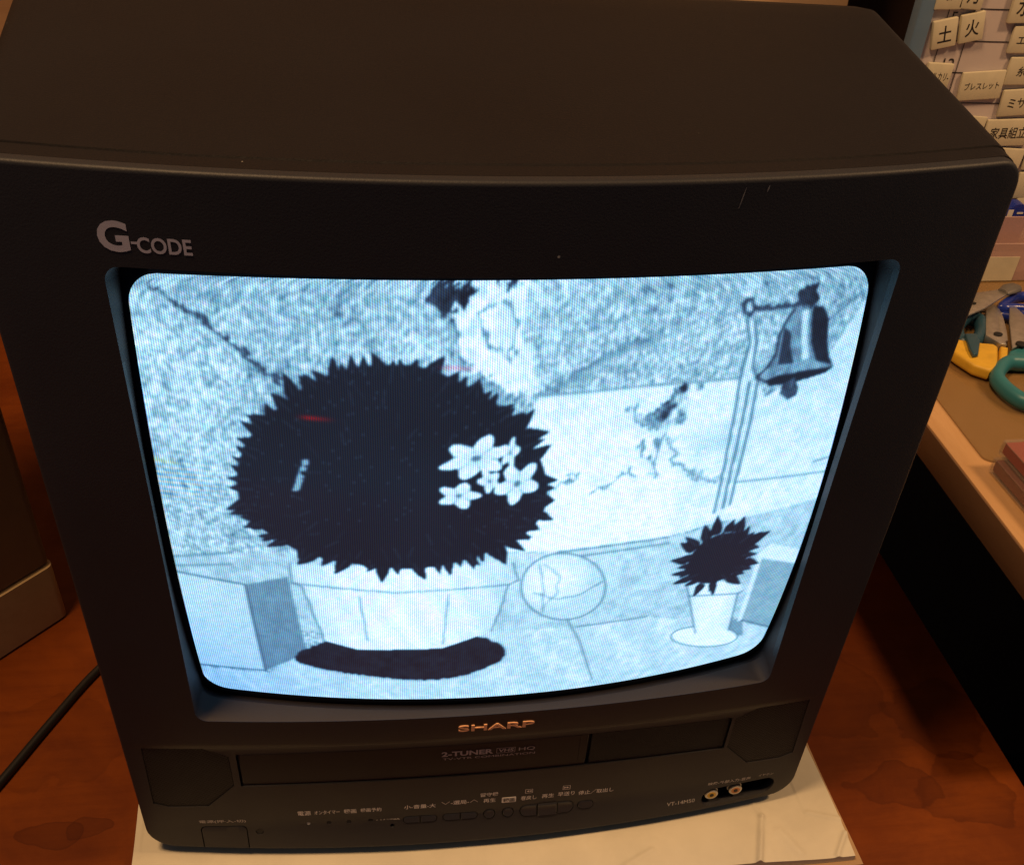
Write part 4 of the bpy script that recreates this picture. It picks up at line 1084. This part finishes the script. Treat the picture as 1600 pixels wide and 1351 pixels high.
under(tube("handle_neck", [(0.490, 0.306, 0.109), (0.478, 0.318, 0.1095), (0.4690, 0.3260, 0.1090)], [0.0060, 0.0070, 0.0056], M_TEAL, None, 12), sc1)
blade("blade", [(0.4440, 0.3165), (0.4545, 0.3225), (0.4650, 0.3190), (0.4763, 0.3393), (0.4822, 0.3670), (0.4822, 0.3844), (0.4761, 0.3820), (0.4640, 0.3590)], 0.1128, 0.0018, sc1)
blade("blade", [(0.4560, 0.3190), (0.4700, 0.3240), (0.4900, 0.3560), (0.4990, 0.3900), (0.4900, 0.3860), (0.4780, 0.3660)], 0.1105, 0.0018, sc1)
under(prism("pivot", [(0.4540 + 0.0042 * math.cos(a), 0.3215 + 0.0042 * math.sin(a)) for a in np.linspace(0, 6.283, 19)[:-1]], 0.1147, 0.1160, M_BLACK, None, 0.0003), sc1)

# wire pliers with yellow grips
pl1 = empty("pliers", (0.44, 0.33, HM), "wire cutting pliers with short yellow grips lying between the scissors", "pliers")
blade("jaw", [(0.4437, 0.3240), (0.4385, 0.3262), (0.4338, 0.3391), (0.4441, 0.3594), (0.4550, 0.3804), (0.4617, 0.3875), (0.4662, 0.3890), (0.4600, 0.3700), (0.4500, 0.3480)], 0.1075, 0.0065, pl1)
blade("jaw", [(0.4564, 0.3470), (0.4654, 0.3704), (0.4693, 0.3853), (0.4684, 0.3905), (0.4667, 0.3896), (0.4604, 0.3698), (0.4504, 0.3478), (0.4450, 0.3300), (0.4500, 0.3330)], 0.1065, 0.0060, pl1)
under(prism("pivot", [(0.4440 + 0.0036 * math.cos(a), 0.3392 + 0.0030 * math.sin(a)) for a in np.linspace(0, 6.283, 19)[:-1]], 0.1141, 0.1150, M_BLACK, None, 0.0003), pl1)
under(prism("neck", [(0.4340, 0.3440), (0.4364, 0.3440), (0.4440, 0.3280), (0.4462, 0.3260), (0.4423, 0.3190), (0.4365, 0.3215), (0.4270, 0.3310)], 0.1040, 0.1073, M_BLACK, None, 0.0006), pl1)
under(prism("grip", [(0.4261, 0.3305), (0.4355, 0.3285), (0.4372, 0.3235), (0.4215, 0.2935), (0.4130, 0.2895), (0.4041, 0.2975), (0.3980, 0.3150), (0.3940, 0.3330), (0.4033, 0.3390)], 0.1030, 0.1130, M_YELLOW, None, 0.0032, 5), pl1)
under(prism("grip", [(0.4393, 0.3245), (0.4448, 0.3220), (0.4364, 0.3075), (0.4300, 0.3005), (0.4231, 0.2960), (0.4250, 0.2990)], 0.1030, 0.1127, M_YELLOW, None, 0.0018, 4), pl1)

# dark teal scissors half behind the television corner
sc2 = empty("scissors", (0.43, 0.355, HM), "scissors with dark teal loop close beside the television corner", "scissors", "scissors on the shelf")
under(tube("handle_loop", catmull([(0.4429, 0.3767, 0.108), (0.4467, 0.3706, 0.108), (0.4397, 0.3545, 0.108), (0.4280, 0.3400, 0.108), (0.4182, 0.3370, 0.108), (0.4150, 0.3416, 0.108), (0.4217, 0.3598, 0.108), (0.4356, 0.3758, 0.108)], 4, True), 0.0050, M_DTEAL, None, 12, True, 1.2), sc2)
under(tube("handle_loop", ring_pts(0.398, 0.368, 0.026, 0.0155, math.radians(75), 0.1075, 30), 0.0048, M_DTEAL, None, 12, True), sc2)
under(prism("handle_neck", [(0.4060, 0.3060), (0.4105, 0.3070), (0.4222, 0.3270), (0.4240, 0.3380), (0.4150, 0.3380), (0.4083, 0.3170)], 0.1131, 0.1165, M_DTEAL, None, 0.0012, 3), sc2)
blade("blade", [(0.4400, 0.3780), (0.4480, 0.3740), (0.4660, 0.4000), (0.4760, 0.4200), (0.4660, 0.4160), (0.4500, 0.3980)], 0.1060, 0.0018, sc2)

# broad steel spatula across the back
kn = empty("palette_knife", (0.46, 0.39, HM), "flat steel palette knife with dark rounded end lying behind the pliers", "palette knife")
blade("blade", [(0.4279, 0.3612), (0.4467, 0.3719), (0.4564, 0.3789), (0.4724, 0.3907), (0.4795, 0.3954), (0.4852, 0.4085), (0.4718, 0.4030), (0.4615, 0.4005), (0.4504, 0.3985), (0.4322, 0.3801)], 0.1180, 0.0015, kn)
under(prism("rivet", [(0.4405 + 0.0032 * math.cos(a), 0.3800 + 0.0020 * math.sin(a)) for a in np.linspace(0, 6.283, 15)[:-1]], 0.1196, 0.1202, M_BLACK), kn)
under(tube("handle_end", [(0.4770, 0.3985, 0.1195), (0.4840, 0.4025, 0.1200), (0.4915, 0.4055, 0.1200), (0.4955, 0.4070, 0.1200)], [0.0050, 0.0070, 0.0066, 0.0030], plain("grey_steel", (0.17, 0.16, 0.15), 0.45, 0.4), None, 14, False, 0.45), kn)

# blue handled scissors at the frame edge
sc3 = empty("scissors", (0.49, 0.39, HM), "scissors with glossy blue handle behind the teal pair", "scissors", "scissors on the shelf")
under(tube("handle_loop", catmull([(0.4717, 0.3855, 0.1115), (0.4811, 0.3951, 0.1115), (0.4917, 0.4030, 0.1115), (0.5016, 0.4050, 0.1115), (0.5120, 0.4030, 0.1115), (0.5160, 0.3920, 0.1115), (0.5090, 0.3830, 0.1115), (0.4950, 0.3830, 0.1115), (0.4824, 0.3850, 0.1115)], 4, True), 0.0040, M_BLUE, None, 12, True, 1.2), sc3)
under(tube("handle_loop", ring_pts(0.5230, 0.3560, 0.030, 0.0150, math.radians(-20), 0.1100, 30), 0.0045, M_BLUE, None, 12, True), sc3)
under(tube("handle_neck", [(0.4960, 0.3660, 0.110), (0.4850, 0.3760, 0.1085), (0.4720, 0.3830, 0.1075)], [0.0055, 0.0050, 0.0040], M_BLUE, None, 12), sc3)
blade("blade", [(0.4740, 0.3790), (0.4740, 0.3890), (0.4480, 0.3990), (0.4250, 0.4010), (0.4450, 0.3890)], 0.1085, 0.0018, sc3)

# two clear cases with red inlays
def media_case(loc, rz, dims, inlay, label):
    L, W, T = dims
    m = empty("media_case", loc, label, "plastic case", "clear cases with red inlay on the shelf", rz)
    w = 0.0011; bm = bmesh.new()
    bevel_box(bm, (0, 0, 0), (L, W, w), 0.0003, 1); bevel_box(bm, (0, 0, T - w), (L, W, T), 0.0003, 1)
    for a, b in (((0, 0, w + 5e-5), (w, W, T - w - 5e-5)), ((L - w, 0, w + 5e-5), (L, W, T - w - 5e-5)), ((w + 5e-5, 0, w + 5e-5), (L - w - 5e-5, w, T - w - 5e-5)), ((w + 5e-5, W - w, w + 5e-5), (L - w - 5e-5, W, T - w - 5e-5))): bevel_box(bm, a, b)
    o = bm_obj("shell", bm, M_CLEAR, None, 30); o.parent = m
    o = box("inlay", (w + 0.0006, w + 0.0006, w + 0.0006), (L - w - 0.0006, W - w - 0.0006, T - w - 0.0006), inlay); o.parent = m
    return m
media_case((0.3597, 0.1800, HM), math.radians(-88), (0.105, 0.070, 0.0110), M_DARKRED, "lower clear case with brown red inlay at the shelf edge")
media_case((0.3640, 0.1835, HM + 0.0112), math.radians(-88), (0.105, 0.066, 0.0110), M_RED, "upper clear case with deep red inlay on top of another case")
